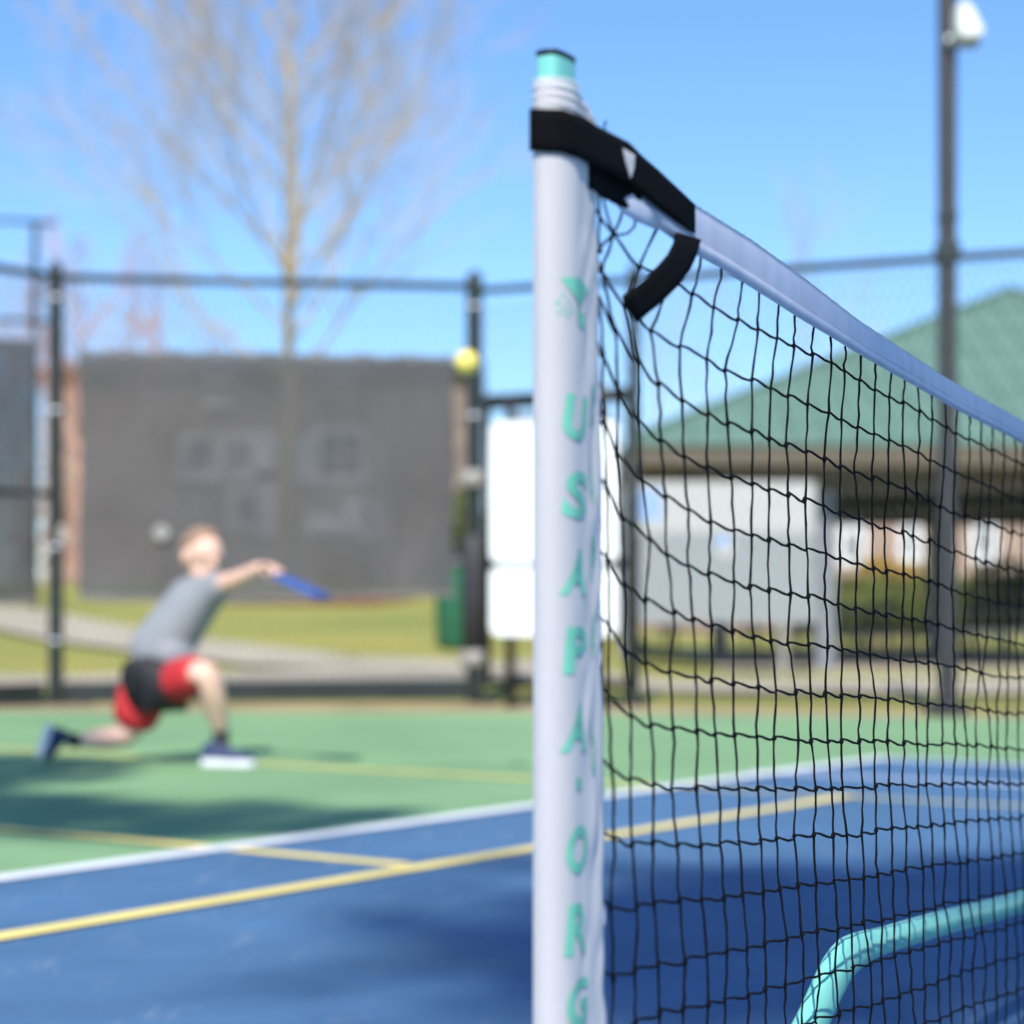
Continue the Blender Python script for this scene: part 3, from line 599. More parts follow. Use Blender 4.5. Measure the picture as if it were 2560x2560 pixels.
for n in range(NC0, NCOL):                     # beyond the picture the mesh goes on evenly
    q = (n-NC0+1); sag = -0.055*math.sin(min(1, q/60)*math.pi/2) + (0.055*((q-60)/62)**1.5 if q > 60 else 0)
    TOP.append((TOP[NC0-1][0]+S_*q, TOP[NC0-1][1]+sag*0.9))
    for r in range(len(NX)):
        NX[r].append((NX[r][NC0-1][0]+S_*q+rnd.gauss(0, .001), NX[r][NC0-1][1]+sag*(1-0.03*r)+rnd.gauss(0, .0015)))
while NX[-1][NC0-1][1] > 0.085 and len(NX) < 22:  # lower rows out of sight
    a, c = NX[-1], NX[-2]
    NX.append([(a[n][0]+(a[n][0]-c[n][0])*0.6+rnd.gauss(0, .0008), a[n][1]-0.0405+rnd.gauss(0, .0015)) for n in range(NCOL)])
NR = len(NX)
for _ in range(6):                             # even out reading errors along each row
    for r in range(NR):
        old = NX[r][:]
        for n in range(4, NCOL-1):
            NX[r][n] = (old[n][0]*0.4+(old[n-1][0]+old[n+1][0])*0.3, old[n][1]*0.88+(old[n-1][1]+old[n+1][1])*0.06)
off = [[rnd.gauss(0, 0.0018) for _ in range(NCOL)] for _ in range(NR)]
b = MB()
dz = 0.0019
for n in range(NCOL):                          # upright cords
    pts = []; rad = []; seq = [TOP[n]]+[NX[r][n] for r in range(NR)]
    side = 5 if n < 40 else 3
    for i in range(len(seq)-1):
        (t0, z0), (t1, z1) = seq[i], seq[i+1]; o0 = off[i-1][n] if i else 0.0; o1 = off[i][n]
        wob = rnd.gauss(0, 0.0007); 
        for k in range(4):
            q = k/4; ww = math.sin(q*math.pi)*wob+ (math.sin(q*2*math.pi)*rnd.gauss(0, .0004))
            dd = 0.0013*(1 if k == 1 else -1 if k == 3 else 0)
            pts.append(NP(lerp(t0, t1, q)+ww+dd*0.6, lerp(z0, z1, q), lerp(o0, o1, q)+rnd.gauss(0, .0004)))
            rad.append(rnd.uniform(0.00088, 0.00128)*(1.15 if k == 0 else 1))
    pts.append(NP(*seq[-1], off[-1][n])); rad.append(0.001)
    b.tube(pts, rad, side)
for r in range(NR):                            # cross cords, stepping from knot to knot
    for n in range(NCOL-1):
        (t0, z0), (t1, z1) = NX[r][n], NX[r][n+1]
        k0 = dz*rnd.uniform(0.1, 1.5)*(0.7 if r < 2 else 1); k1 = dz*rnd.uniform(0.1, 1.5)*(0.7 if r < 2 else 1)
        a = NP(t0, z0+k0, off[r][n]); c = NP(t1, z1-k1, off[r][n+1]); sag = rnd.gauss(0.0003, 0.0006)
        pts = [a, a.lerp(c, 0.33)+Vector((0, 0, 0.0004-sag)), a.lerp(c, 0.67)+Vector((0, 0, -0.0004-sag)), c]
        b.tube(pts, [0.0009, 0.0012, 0.0013, 0.0010], 5 if n < 40 else 3)
        if n < 60:                              # knot
            b.tube([NP(t0, z0-k0*1.15, off[r][n]), NP(t0+.0002, z0, off[r][n]), NP(t0, z0+k0*1.15, off[r][n])], [0.0011, 0.0025, 0.0011], 6)
# short tails tying every row to the sleeve
FA = lambda z: interp(z, [0.20, 0.36, 0.56, 0.70, 0.80, 0.855, 0.889, 0.898, 0.914, 0.9225, 0.97], [0.074, 0.071, 0.067, 0.065, 0.061, 0.057, 0.066, 0.074, 0.050, 0.027, 0.021])
for r in range(NR):
    t0, z0 = NX[r][0]
    if r in (0, 1): t0, z0 = NX[r][1]; 
    fa = FA(z0+0.01)-0.006; 
    b.tube([NP(fa-0.004, z0+(0.010 if r > 3 else 0.02), 0.001), NP(lerp(fa, t0, 0.5), z0+0.006, 0.0015), NP(t0, z0+0.001, 0)], [0.0009, 0.0011, 0.0011], 5)
# slack loops at the top corner
A1 = N(1497, 477); A2 = N(1530.5, 584.5); A3 = N(1580, 539)
b.tube([NP(*A1, .002), NP(*N(1506, 530), .003), NP(*N(1517, 565), .003), NP(*A2, .001)], 0.001, 5)
b.tube([NP(*A3, .002), NP(*N(1578, 566), .003), NP(*N(1562, 583), .003), NP(*N(1545, 588), .002), NP(*A2, .001)], 0.001, 5)
putn(b, 'netting', M['cord'], smooth=True)

# post tube and cap
OA, OB = 0.0178, 0.0102
def oval(a_, b_, n=36):                        # flattened tube section
    sg = lambda x: math.copysign(abs(x)**0.6, x)
    return [(a_*sg(math.cos(2*math.pi*k/n)), b_*sg(math.sin(2*math.pi*k/n))) for k in range(n)]
TA, TB = 0.0178, 0.0094
def loft(secs, closed=True):                   # secs: list of lists of (a,b,z) in post space
    b = MB(); P = [[NP(a, z, c) for a, c, z in s_] for s_ in secs]
    if closed: P = [r+[r[0]] for r in P]
    b.grid(P); return b
ZT = CZ+(HZ-146)/F*YP
pt = putn(loft([[(a, c, z) for a, c in oval(TA, TB)] for z in (0.03, 0.5, ZT-0.002)]), 'post', M['teal'], smooth=True)
cb = loft([[(a*s, c*s, z) for a, c in oval(TA, TB)] for s, z in ((1.0, ZT-0.001), (1.03, ZT-0.0008), (1.035, ZT+0.0016), (1.02, ZT+0.0022), (0.6, ZT+0.0023), (0.01, ZT+0.0024))])
putn(cb, 'cap', M['capb'], pt, smooth=True)
for a0 in (0,):
    b = MB(); b.tube([NP(0, 0.02, -0.30), NP(0, 0.02, 0.30)], [(0.016, 0.022)]*2, 14); putn(b, 'foot', M['teal'], smooth=True)
L_ = TOP[-1][0]+0.05
b = MB(); b.tube([NP(L_, 0.03), NP(L_, 0.94)], 0.017, 12); putn(b, 'post', M['teal'], smooth=True)
b = MB(); b.tube([NP(L_, 0.02, -0.3), NP(L_, 0.02, 0.3)], 0.017, 12); putn(b, 'foot', M['teal'], smooth=True)

# sleeve: teardrop section, seam towards the net
def noise2(a, z, s):
    return (math.sin(a*310+z*37+s)+math.sin(a*190-z*61+2*s)+0.6*math.sin(z*113+a*90+3*s))/2.6
NU = 56
def sleeve_ring(z):
    fa = FA(z); ea, eb = OA+0.0022, OB+0.0026; out = []
    if fa < ea+0.003: fa = ea+0.003
    ph0 = math.acos(min(1, ea/fa))             # tangent point parameter
    tx, ty = ea*math.cos(ph0), eb*math.sin(ph0)
    m1 = 16                                     # back flat, round, front flat
    for k in range(m1): q = k/m1; out.append((lerp(fa, tx, q), lerp(-0.0012, -ty, q)))
    m2 = NU-2*m1
    for k in range(m2): a = -ph0-(2*math.pi-2*ph0)*k/m2; out.append((ea*math.cos(a), eb*math.sin(a)))
    for k in range(m1): q = k/(m1-1); out.append((lerp(tx, fa, q), lerp(ty, 0.0012, q)))
    res = []
    for (a, c) in out:
        f = min(1, max(0, (a-0.004)/0.03)); 
        wv = 0.0008*f*noise2(a*0.7, z, 1.3)+0.0010*f*math.sin(z*85-a*190+2*math.sin(z*23))*max(0, 0.3+noise2(a*0.4, z*0.7, 4.0))
        if z > 0.898: wv += 0.0008*math.sin(z*1050+a*25)+0.0004*math.sin(z*1900-a*60)
        edge = 0.0016*f*f*math.sin(z*55+1)*math.sin(z*27)
        sgn = 1 if c >= 0 else -1
        res.append((a+edge, c+sgn*(0.0004+wv) if abs(c) > 0.0008 else c, z))
    return res
zs = [0.14+0.0045*i for i in range(int((0.9225-0.14)/0.0045)+1)]
RINGS = [sleeve_ring(z) for z in zs]
zcut = [i for i, z in enumerate(zs) if z < 0.893][-1]
fine = [zs[zcut]+0.0009*i for i in range(1, 60) if zs[zcut]+0.0009*i < 0.9232]
sleeve = putn(loft(RINGS[:zcut+1]+[sleeve_ring(z) for z in fine]), 'sleeve', M['cloth'], smooth=True)
solidify(sleeve, 0.0008, 1)
# a fine rolled seam along the sleeve edge
b = MB(); b.tube([NP(RINGS[i][0][0]+0.001*math.sin(i*.6), zs[i], 0.0008*math.sin(i*.9)) for i in range(0, len(zs)-6)], 0.0017, 6); putn(b, 'sleeve_seam', M['cloth'], sleeve, smooth=True)
# printed lettering follows the sleeve surface
def surf(sarc, z):                             # arc length from the front of the post towards the seam
    i = min(len(zs)-2, max(0, int((z-zs[0])/0.0045))); q = (z-zs[i])/0.0045
    def at(ring):
        idx0 = min(range(16, NU-10), key=lambda k: abs(ring[k][0]) if ring[k][1] > 0 else 9)
        k = idx0; s_ = 0.0; st = 1 if sarc >= 0 else -1; tgt = abs(sarc)
        while 0 < k < NU-1:
            a0 = Vector(ring[k][:2]); a1 = Vector(ring[k+st][:2]); L = (a1-a0).length
            if s_+L >= tgt: return a0.lerp(a1, (tgt-s_)/max(L, 1e-6))
            s_ += L; k += st
        return Vector(ring[k][:2])
    p = at(RINGS[i]).lerp(at(RINGS[i+1]), q); p2 = at(RINGS[i])
    return NP(p.x, z, p.y)+nn*0.0014
def print_mesh(nm, bmv, faces, mt=None):
    b = MB(); b.v = bmv; b.f = faces; return putn(b, nm, mt or M['ink'], sleeve)
def letter(ch, s0, zc, w_, h_, shear=0.10):
    cu = bpy.data.curves.new('t', 'FONT'); cu.body = ch; cu.size = 1; cu.align_x = 'CENTER'; cu.resolution_u = 6; cu.offset = 0.034
    ob = bpy.data.objects.new('t', cu); col.objects.link(ob); dg = bpy.context.evaluated_depsgraph_get(); dg.update()
    me = bpy.data.meshes.new_from_object(ob.evaluated_get(dg)); bpy.data.objects.remove(ob)
    bm_ = bmesh.new(); bm_.from_mesh(me)
    xs_ = [q.co.x for q in bm_.verts]; ys_ = [q.co.y for q in bm_.verts]; x0, x1, y0, y1 = min(xs_), max(xs_), min(ys_), max(ys_)
    for q in bm_.verts: q.co.x = ((q.co.x-x0)/(x1-x0)-0.5)*w_; q.co.y = ((q.co.y-y0)/(y1-y0)-0.5)*h_
    for ax, L in ((0, w_), (1, h_)):
        k = max(2, int(L/0.0018))
        for i in range(1, k):
            c = Vector((0, 0, 0)); nvec = Vector((1, 0, 0)) if ax == 0 else Vector((0, 1, 0)); c[ax] = -L/2+L*i/k
            bmesh.ops.bisect_plane(bm_, geom=bm_.verts[:]+bm_.edges[:]+bm_.faces[:], plane_co=c, plane_no=nvec)
    bm_.verts.index_update()
    vs = [tuple(surf(s0+q.co.x+q.co.y*shear, zc+q.co.y)) for q in bm_.verts]; fs = [tuple(q.index for q in f.verts) for f in bm_.faces]
    bm_.free(); print_mesh('printed_letter', vs, fs)
def zpost(py, Y=1.443): return CZ+(HZ-py)/F*Y
for ch, y0, y1 in (('U', 988, 1102), ('S', 1178, 1297), ('A', 1372, 1488), ('P', 1566, 1684), ('A', 1758, 1878), ('O', 2062, 2182), ('R', 2255, 2383), ('G', 2445, 2565)):
    hh = zpost(y0)-zpost(y1); zc = (zpost(y0)+zpost(y1))/2; lean = {'A': 0.30, 'S': 0.22, 'U': 0.22}.get(ch, 0.12)
    letter(ch, interp(zc, [0.3, 0.75], [0.010, 0.006]), zc, 0.038, hh, lean)
    z2 = zc+232/F*1.443
    if 0.42 < z2 < 0.72: letter(ch, 0.044, z2, 0.010, hh*0.95, 0.0)
def blob(nm, pts, s0, zc):
    b = bmesh.new(); vs_ = [b.verts.new((x, y, 0)) for x, y in pts]; b.faces.new(vs_)
    bmesh.ops.triangulate(b, faces=b.faces[:])
    for i in range(-12, 13):
        bmesh.ops.bisect_plane(b, geom=b.verts[:]+b.edges[:]+b.faces[:], plane_co=(i*0.002, 0, 0), plane_no=(1, 0, 0))
    b.verts.index_update(); vs2 = [tuple(surf(s0+q.co.x*1.2, zc+q.co.y)) for q in b.verts]; fs = [tuple(q.index for q in f.verts) for f in b.faces]; b.free()
    print_mesh(nm, vs2, fs)
def circ(cx, cy, r, n=12): return [(cx+r*math.cos(2*math.pi*k/n), cy+r*math.sin(2*math.pi*k/n)) for k in range(n)]
blob('printed_dot', circ(0, 0, 0.005), 0.008, zpost(1957))
# emblem: fan over a round shape, with small dots beside it
zc = zpost(750)
blob('printed_emblem', [(-0.020, 0.012)]+[(-0.018+0.036*k/8, 0.012+0.003*math.sin(math.pi*k/8)) for k in range(9)]+[(0.020, 0.010), (0.009, 0.001), (0.004, -0.003), (0.003, -0.006), (-0.002, -0.006), (-0.003, -0.002), (-0.010, 0.003)], 0.008, zc)
blob('printed_emblem', [(x*1.25, y) for x, y in circ(0.004, -0.012, 0.0058, 16)], 0.008, zc-0.001)
for dx, dy, r_ in ((-0.022, 0.0, 0.0011), (-0.026, -0.005, 0.0013), (-0.021, -0.009, 0.0012), (-0.016, -0.004, 0.0012), (-0.025, -0.012, 0.0010), (-0.017, -0.013, 0.0012), (-0.013, -0.009, 0.0012)):
    blob('printed_dot', circ(dx*0.8, dy, r_*1.3, 8), 0.008, zc)

# top tape: folded band with a stitched hem
up_x = [1560, 1643, 1736, 1881, 2010, 2146.6, 2377, 2560]; up_y = [352, 424, 510, 600, 694, 800, 951, 1053]
lo_x = [1575, 1640, 1700, 1751, 1801, 1854, 1897, 1945, 1986, 2034, 2075, 2152, 2228, 2295, 2363, 2424, 2482, 2538, 2560]
lo_y = [520, 568, 610, 643, 671, 704, 731, 761, 788, 817, 841, 888, 931, 969, 1008, 1040.6, 1069, 1097.5, 1110]
def band(x0, x1, f0, f1, off_, th_, nseg=60, pinch=0.0):
    U = []
    for i in range(nseg+1):
        px = lerp(x0, x1, i/nseg); yu = interp(px, up_x, up_y); yl = interp(px, lo_x, lo_y)
        U.append((px, lerp(yu, yl, f0), lerp(yu, yl, f1)))
    return U
def ribbon(edges, off_, th_, mt, nm, par=None, ext=0, wr=0.0):
    # edges: (t, ztop, zbot)
    b = MB(); F_, B_ = [], []
    for i, (t_, z1, z0) in enumerate(edges):
        o_ = off_(t_) if callable(off_) else off_
        fr, bk = [], []
        for j in range(7):
            q = j/6; e = wr*math.sin(t_*140+q*3)*math.sin(q*math.pi)+wr*0.6*math.sin(t_*410+q*5)
            bul = th_*(1-abs(2*q-1)**3)*0.5
            fr.append(NP(t_, lerp(z0, z1, q), o_+bul+e)); bk.append(NP(t_, lerp(z0, z1, q), o_-bul+e))
        F_.append(fr+bk[::-1]+[fr[0]])
    b.grid(F_); n0 = len(b.v)
    b.poly([Vector(p) for p in F_[0][:-1]][::-1]); b.poly([Vector(p) for p in F_[-1][:-1]])
    return putn(b, nm, mt, par, smooth=True)
E_ = []
for px, yu, yl in band(1572, 2560, 0, 1, 0, 0, 110):
    t_, zu = N(px, yu); _, zl = N(px, yl); E_.append((t_, zu, zl))
tl, zu, zl = E_[-1]
for n in range(NC0, NCOL, 2):
    E_.append((TOP[n][0], TOP[n][1]+lerp(zu-zl, 0.042, min(1, (n-NC0)/40)), TOP[n][1]-0.001))
tape = ribbon(E_, 0.0, 0.007, M['tape'], 'top_tape', wr=0.0006)
hem = ribbon([(t_, lerp(z1, z0, 0.72), z0-0.0008) for t_, z1, z0 in E_], 0.0012, 0.0085, M['tape'], 'hem', tape, wr=0.0003)
b = MB()                                        # stitches
for i in range(0, 700):
    t_ = E_[0][0]+0.02+i*0.0042
    if t_ > E_[-1][0]: break
    z1 = interp(t_, [e[0] for e in E_], [e[1] for e in E_]); z0 = interp(t_, [e[0] for e in E_], [e[2] for e in E_])
    for f in (0.745, 0.955):
        z = lerp(z1, z0, f); b.tube([NP(t_, z, 0.0052 if f < .9 else 0.0046), NP(t_+0.0026, z-0.0012, 0.0052 if f < .9 else 0.0046)], 0.00035, 3)
putn(b, 'stitching', M['tape'], tape)

# black strap: round the post, then along the tape
fr = []
ea, eb = OA+0.0052, OB+0.0056
zs1 = lambda px: None
path = []
for k in range(15):
    a = R(-60-240*k/14) if False else R(300-240*k/14)     # back of the post round its near side to the front face
    path.append((ea*math.cos(a), eb*math.sin(a)))
b = MB(); rowsP = []
for (a, c) in path:
    base = NP(a, 0, c); kx_ = 1280+F*base.x/base.y
    zu = CZ+(HZ-interp(kx_, [1330, 1405, 1450, 1497], [272, 273, 290, 318]))/F*base.y; zl = CZ+(HZ-interp(kx_, [1330, 1405, 1450, 1497], [377, 381, 396, 417]))/F*base.y
    rowsP.append([Vector((base.x, base.y, lerp(zl, zu, q/4))) for q in range(5)])
for px, yu, yl in ((1475, 304, 408), (1497, 318, 420), (1535, 338, 438), (1570, 356, 457), (1606, 392, 486), (1643, 424, 517), (1690, 468, 552), (1736, 512, 583)):
    o_ = interp(px, [1475, 1535, 1600, 1736], [0.0135, 0.010, 0.0075, 0.0062]); A_, B_ = N2(px, yu, o_), N2(px, yl, o_)
    rowsP.append([B_.lerp(A_, q/4) for q in range(5)])
b.grid(rowsP); st = putn(b, 'strap', M['web'], smooth=True); solidify(st, 0.0018, 0)
def strip_px(rows_, nm, mt, par, bulge=0.0):
    R_ = []
    for px, yu, yl, o_ in rows_:
        A_, B_ = N2(px, yu, o_), N2(px, yl, o_); R_.append([B_.lerp(A_, q/4)-nn*bulge*abs(q-2) for q in range(5)])
    b = MB(); b.grid(R_); o = putn(b, nm, mt, par, smooth=True); solidify(o, 0.0018, 0); return o
# lower loop of the strap, behind, gathering the tape end
s2 = strip_px(((1470, 396, 470, 0.0075), (1485, 400, 475, 0.006), (1505, 405, 492, 0.004), (1535, 420, 508, 0.003), (1562, 435, 520, 0.004), (1590, 450, 512, 0.0055), (1606, 462, 490, 0.006)), 'strap_loop', M['web'], st)
# white tab showing in the notch of the strap
b = MB(); b.poly([N2(1558, 372, .0112), N2(1586, 388, .0105), N2(1584, 420, .0102), N2(1576, 445, .0105), N2(1566, 410, .011)]); tb_ = putn(b, 'tab', M['cloth'], st); solidify(tb_, 0.001)
# loose strap tail hanging below the tape
cen = [(1722, 590), (1714, 622), (1698, 656), (1668, 692), (1632, 728), (1598, 755), (1574, 773)]
wv_ = [(46, 12), (44, 18), (40, 28), (34, 36), (29, 40), (26, 42), (24, 43)]
R_ = []
for i, ((px, py), (wx_, wy_)) in enumerate(zip(cen, wv_)):
    o_ = 0.0075+0.004*math.sin(i*0.7); A_ = N2(px-wx_*0.68, py-wy_*0.72, o_); B_ = N2(px+wx_*0.62, py+wy_*0.75, o_)
    R_.append([A_.lerp(B_, q/4) for q in range(5)])
b = MB(); b.grid(R_); s3 = putn(b, 'strap_tail', M['web'], st, smooth=True); solidify(s3, 0.0018, 0)
# folded end of the tape tucked under the strap
s4 = strip_px(((1543, 468, 505, 0.001), (1560, 466, 528, 0.004), (1582, 468, 543, 0.006), (1600, 484, 554, 0.0066), (1620, 505, 562, 0.006), (1650, 530, 575, 0.005)), 'folded_end', M['tape'], tape, 0.001)
# loose thread
b = MB(); b.tube([N2(1508, 330, .004), N2(1512, 318, .004), N2(1511, 306, .005), N2(1517, 304, .005)], 0.0008, 4); putn(b, 'loose_thread', M['web'], sleeve)

# teal base bar: rises from the post foot, bends and runs along the net
bo = -0.045
def BP(px, py):                                # point on the bar's own plane just behind the net
    k = (px-1280)/F; Q = P0+nn*bo; t_ = (k*Q.y-Q.x)/(nd.x-k*nd.y); Y = Q.y+nd.y*t_
    return Q+nd*t_+Vector((0, 0, CZ+(HZ-py)/F*Y))
e0 = BP(2027, 2562); e1 = BP(2080, 2454); dirb = (e1-e0).normalized()
low = e0-dirb*(e0.z-0.03)/dirb.z
bar = [BP(2209, 2351), BP(2364, 2305), BP(2560, 2252)]
bd = (bar[2]-bar[0]).normalized(); bd.z *= 0.3; bd.normalize()
pts = [low, low.lerp(e0, 0.5), e0, BP(2058, 2494), BP(2084, 2440), BP(2112, 2399), BP(2156, 2370)]+bar+[bar[-1]+bd*k for k in (0.5, 1.5, 2.6)]
rr = [(0.013, 0.0255)]*4+[(0.013, 0.0255), (0.013, 0.0225), (0.0125, 0.0175)]+[(0.0125, 0.0145)]*6
# smooth the run
sp, sr = [], []
for i in range(len(pts)-1):
    p0, p1, p2, p3 = pts[max(0, i-1)], pts[i], pts[i+1], pts[min(len(pts)-1, i+2)]
    for k in range(6):
        q = k/6; sp.append(0.5*((2*p1)+(p2-p0)*q+(2*p0-5*p1+4*p2-p3)*q*q+(3*p1-p0-3*p2+p3)*q**3)); sr.append((lerp(rr[i][0], rr[i+1][0], q), lerp(rr[i][1], rr[i+1][1], q)))
sp.append(pts[-1]); sr.append(rr[-1])
ref_n = nn
b = MB(); n0 = 0; SD = 20
for i, p in enumerate(sp):
    tg = (sp[min(i+1, len(sp)-1)]-sp[max(i-1, 0)]).normalized(); uu = (nn-tg*nn.dot(tg)).normalized(); vv = tg.cross(uu)
    for k in range(SD): a = 2*math.pi*k/SD; b.v.append(tuple(p+uu*math.cos(a)*sr[i][0]+vv*math.sin(a)*sr[i][1]))
for i in range(len(sp)-1):
    for k in range(SD): b.f.append((i*SD+k, i*SD+(k+1) % SD, (i+1)*SD+(k+1) % SD, (i+1)*SD+k))
putn(b, 'base_bar', M['teal'], smooth=True)

# ------------------------------------------------------------------ ball in flight
bc = W(1167, 905, 6.2); bm_ = bmesh.new(); bmesh.ops.create_icosphere(bm_, subdivisions=5, radius=0.037)
hd = [Vector((0, 0, 1)), Vector((0, 0, -1))]
for lat, k0, nn_ in ((30, 0, 8), (-30, 22.5, 8), (65, 10, 4), (-65, 30, 4)):
    for k in range(nn_): hd.append(Vector((math.cos(R(lat))*math.cos(R(k0+360*k/nn_)), math.cos(R(lat))*math.sin(R(k0+360*k/nn_)), math.sin(R(lat)))))
dead = [f for f in bm_.faces if any(f.calc_center_median().normalized().dot(h) > math.cos(R(6.8)) for h in hd)]
bmesh.ops.delete(bm_, geom=dead, context='FACES')
me = bpy.data.meshes.new('ball'); bm_.to_mesh(me); bm_.free(); me.materials.append(M['ball'])
me.polygons.foreach_set('use_smooth', [True]*len(me.polygons))
o = bpy.data.objects.new('ball', me); col.objects.link(o); o.location = bc; o.rotation_euler = (0.4, 0.3, 0.2); solidify(o, 0.002, -1)
tag(o, 'yellow perforated ball in the air beside the fence post', 'ball')

# ------------------------------------------------------------------ boy lunging for the ball
YB = 7.5
def J(px, py, dy=0.0): return W(px, py, YB+dy)
root = J(385, 1690); root.z = 0
person = empty('person', root); tag(person, 'boy in grey shirt and red shorts lunging low with arm stretched out', 'person')
def skin(nodes, edges, sub=2, root_i=0):
    me = bpy.data.meshes.new('sk'); me.from_pydata([tuple(p) for p, r in nodes], edges, []); me.update()
    ob = bpy.data.objects.new('sk', me); col.objects.link(ob)
    ob.modifiers.new('s', 'SKIN'); m2 = ob.modifiers.new('u', 'SUBSURF'); m2.levels = sub
    for i, (p, r) in enumerate(nodes):
        sv = me.skin_vertices[0].data[i]; sv.radius = r if hasattr(r, '__len__') else (r, r); sv.use_root = (i == root_i)
    dg = bpy.context.evaluated_depsgraph_get(); dg.update()
    out = bpy.data.meshes.new_from_object(ob.evaluated_get(dg)); bpy.data.objects.remove(ob); return out
def finish(me, name, mt, parent=person, vox=0, loc=None):
    me.materials.clear(); me.materials.append(mt)
    ob = bpy.data.objects.new(name, me); col.objects.link(ob)
    if vox:
        r_ = ob.modifiers.new('r', 'REMESH'); r_.mode = 'VOXEL'; r_.voxel_size = vox; sm = ob.modifiers.new('sm', 'SMOOTH'); sm.iterations = 3; sm.factor = 0.5
        dg = bpy.context.evaluated_depsgraph_get(); dg.update(); m2 = bpy.data.meshes.new_from_object(ob.evaluated_get(dg)); ob.modifiers.clear(); ob.data = m2
        m2.materials.clear(); m2.materials.append(mt)
    ob.data.polygons.foreach_set('use_smooth', [True]*len(ob.data.polygons))
    ob.name = name; ob.parent = parent
    ob.matrix_parent_inverse = Matrix.Translation(-root) if parent is person else Matrix.Identity(4)
    return ob
def merge(ms):
    v_, f_ = [], []
    for m_ in ms:
        n_ = len(v_); v_ += [tuple(q.co) for q in m_.vertices]; f_ += [tuple(n_+i for i in p.vertices) for p in m_.polygons]
    me = bpy.data.meshes.new('merged'); me.from_pydata(v_, [], f_); me.update(); return me
pel, sp1, ch, nk = J(376, 1688, 0), J(422, 1590, -.01), J(488, 1496, -.02), J(514, 1452, -.03)
hb = J(508, 1428, -.04); hc = J(506, 1392, -.05)
shR, elR, wrR = J(532, 1470, -.09), J(600, 1444, -.20), J(660, 1414, -.28)
shL, elL, wrL = J(472, 1482, .08), J(425, 1560, .16), J(415, 1630, .16)
hpF, knF, anF = J(408, 1705, -.06), J(520, 1676, -.27), J(553, 1835, -.15)
hpB, knB, anB = J(362, 1722, .05), J(322, 1842, .06), J(190, 1852, .02)
nodes = [(pel, .066), (sp1, .064), (ch, .068), (nk, .036), (hb, .04), (shR, .044), (elR, .03), (wrR, .022), (shL, .044), (elL, .03), (wrL, .021),
         (hpF, .07), (knF, .048), (knF.lerp(anF, .35), .052), (anF, .030), (hpB, .07), (knB, .047), (knB.lerp(anB, .35), .047), (anB, .026)]
edges = [(0, 1), (1, 2), (2, 3), (3, 4), (2, 5), (5, 6), (6, 7), (2, 8), (8, 9), (9, 10), (0, 11), (11, 12), (12, 13), (13, 14), (0, 15), (15, 16), (16, 17), (17, 18)]
body = skin(nodes, edges)
# head, turned towards the ball arm and the viewer
fwd = Vector((0.62, -0.72, -0.18)).normalized(); upv = Vector((0.10, -0.05, 1)); rt = fwd.cross(upv).normalized(); upv = rt.cross(fwd).normalized()
def HP(x, y, z): return hc+rt*x+fwd*y+upv*z       # head space: right, forward, up
def ell(c, r, seg=20, M3=None):
    bm_ = bmesh.new(); bmesh.ops.create_uvsphere(bm_, u_segments=seg, v_segments=seg//2+2, radius=1)
    for q in bm_.verts: q.co = c(q.co.x*r[0], q.co.y*r[1], q.co.z*r[2])
    me = bpy.data.meshes.new('e'); bm_.to_mesh(me); bm_.free(); return me
parts = [body,
  ell(lambda x, y, z: HP(x*(1-0.12*(z < -0.02)), y-0.006, z+0.012), (.071, .086, .090)),
  ell(lambda x, y, z: HP(x, y+0.022, z-0.048), (.050, .052, .052)),
  ell(lambda x, y, z: HP(x, y+0.082, z-0.012), (.011, .016, .018)),
  ell(lambda x, y, z: HP(x, y+0.060, z+0.018), (.045, .022, .014)),
  ell(lambda x, y, z: HP(x+.072, y-.004, z-.006), (.011, .018, .028)), ell(lambda x, y, z: HP(x-.072, y-.004, z-.006), (.011, .018, .028))]
# hands: palm, four fingers and thumb
pd = (J(811, 1494, -.34)-J(690, 1436, -.31)).normalized()          # paddle axis
def hand(wr, ax, side, curl, nrm):
    ms = []; palm = wr+ax*0.042
    ms.append(skin([(wr, (.02, .016)), (wr+ax*0.02, (.024, .016)), (palm, (.028, .015)), (wr+ax*0.062, (.024, .013))], [(0, 1), (1, 2), (2, 3)]))
    for k, L in enumerate((.050, .056, .052, .040)):
        b0 = wr+ax*0.055+side*(-0.024+0.016*k); p1 = b0+ax*L*0.45+nrm*L*curl*0.15; p2 = p1+ax*L*0.25*(1-curl)+nrm*L*(0.1+0.38*curl); p3 = p2-ax*L*0.3*curl+nrm*L*0.22+ax*L*0.25*(1-curl)
        ms.append(skin([(b0, .0085), (p1, .008), (p2, .0075), (p3, .0065)], [(0, 1), (1, 2), (2, 3)], 1))
    q0 = wr+ax*0.02-side*0.02; q1 = q0+ax*0.02-side*0.018+nrm*0.012; q2 = q1+ax*0.022+nrm*0.014+side*0.004
    ms.append(skin([(q0, .011), (q1, .0095), (q2, .0075)], [(0, 1), (1, 2)], 1)); return ms
axR = (J(694, 1424, -.32)-wrR).normalized(); nr = pd.cross(Vector((0, -1, 0.2))).normalized()
sideR = axR.cross(Vector((0, 0, -1))).normalized(); nrmR = sideR.cross(axR).normalized()
if nrmR.z > 0: nrmR = -nrmR
parts += hand(wrR, axR, sideR, 0.95, nrmR)
axL = (wrL-elL).normalized(); sideL = Vector((0, 1, 0)); parts += hand(wrL, axL, sideL, 0.4, axL.cross(sideL).normalized())
bod = finish(merge(parts), 'body', M['skin'], vox=0.006)
def small(name, me, mt, par): return finish(me, name, mt, par)
for s_ in (-1, 1):
    small('eye', ell(lambda x, y, z: HP(x+s_*0.029, y+0.068, z+0.006), (.010, .007, .006), 10), M['eye'], bod)
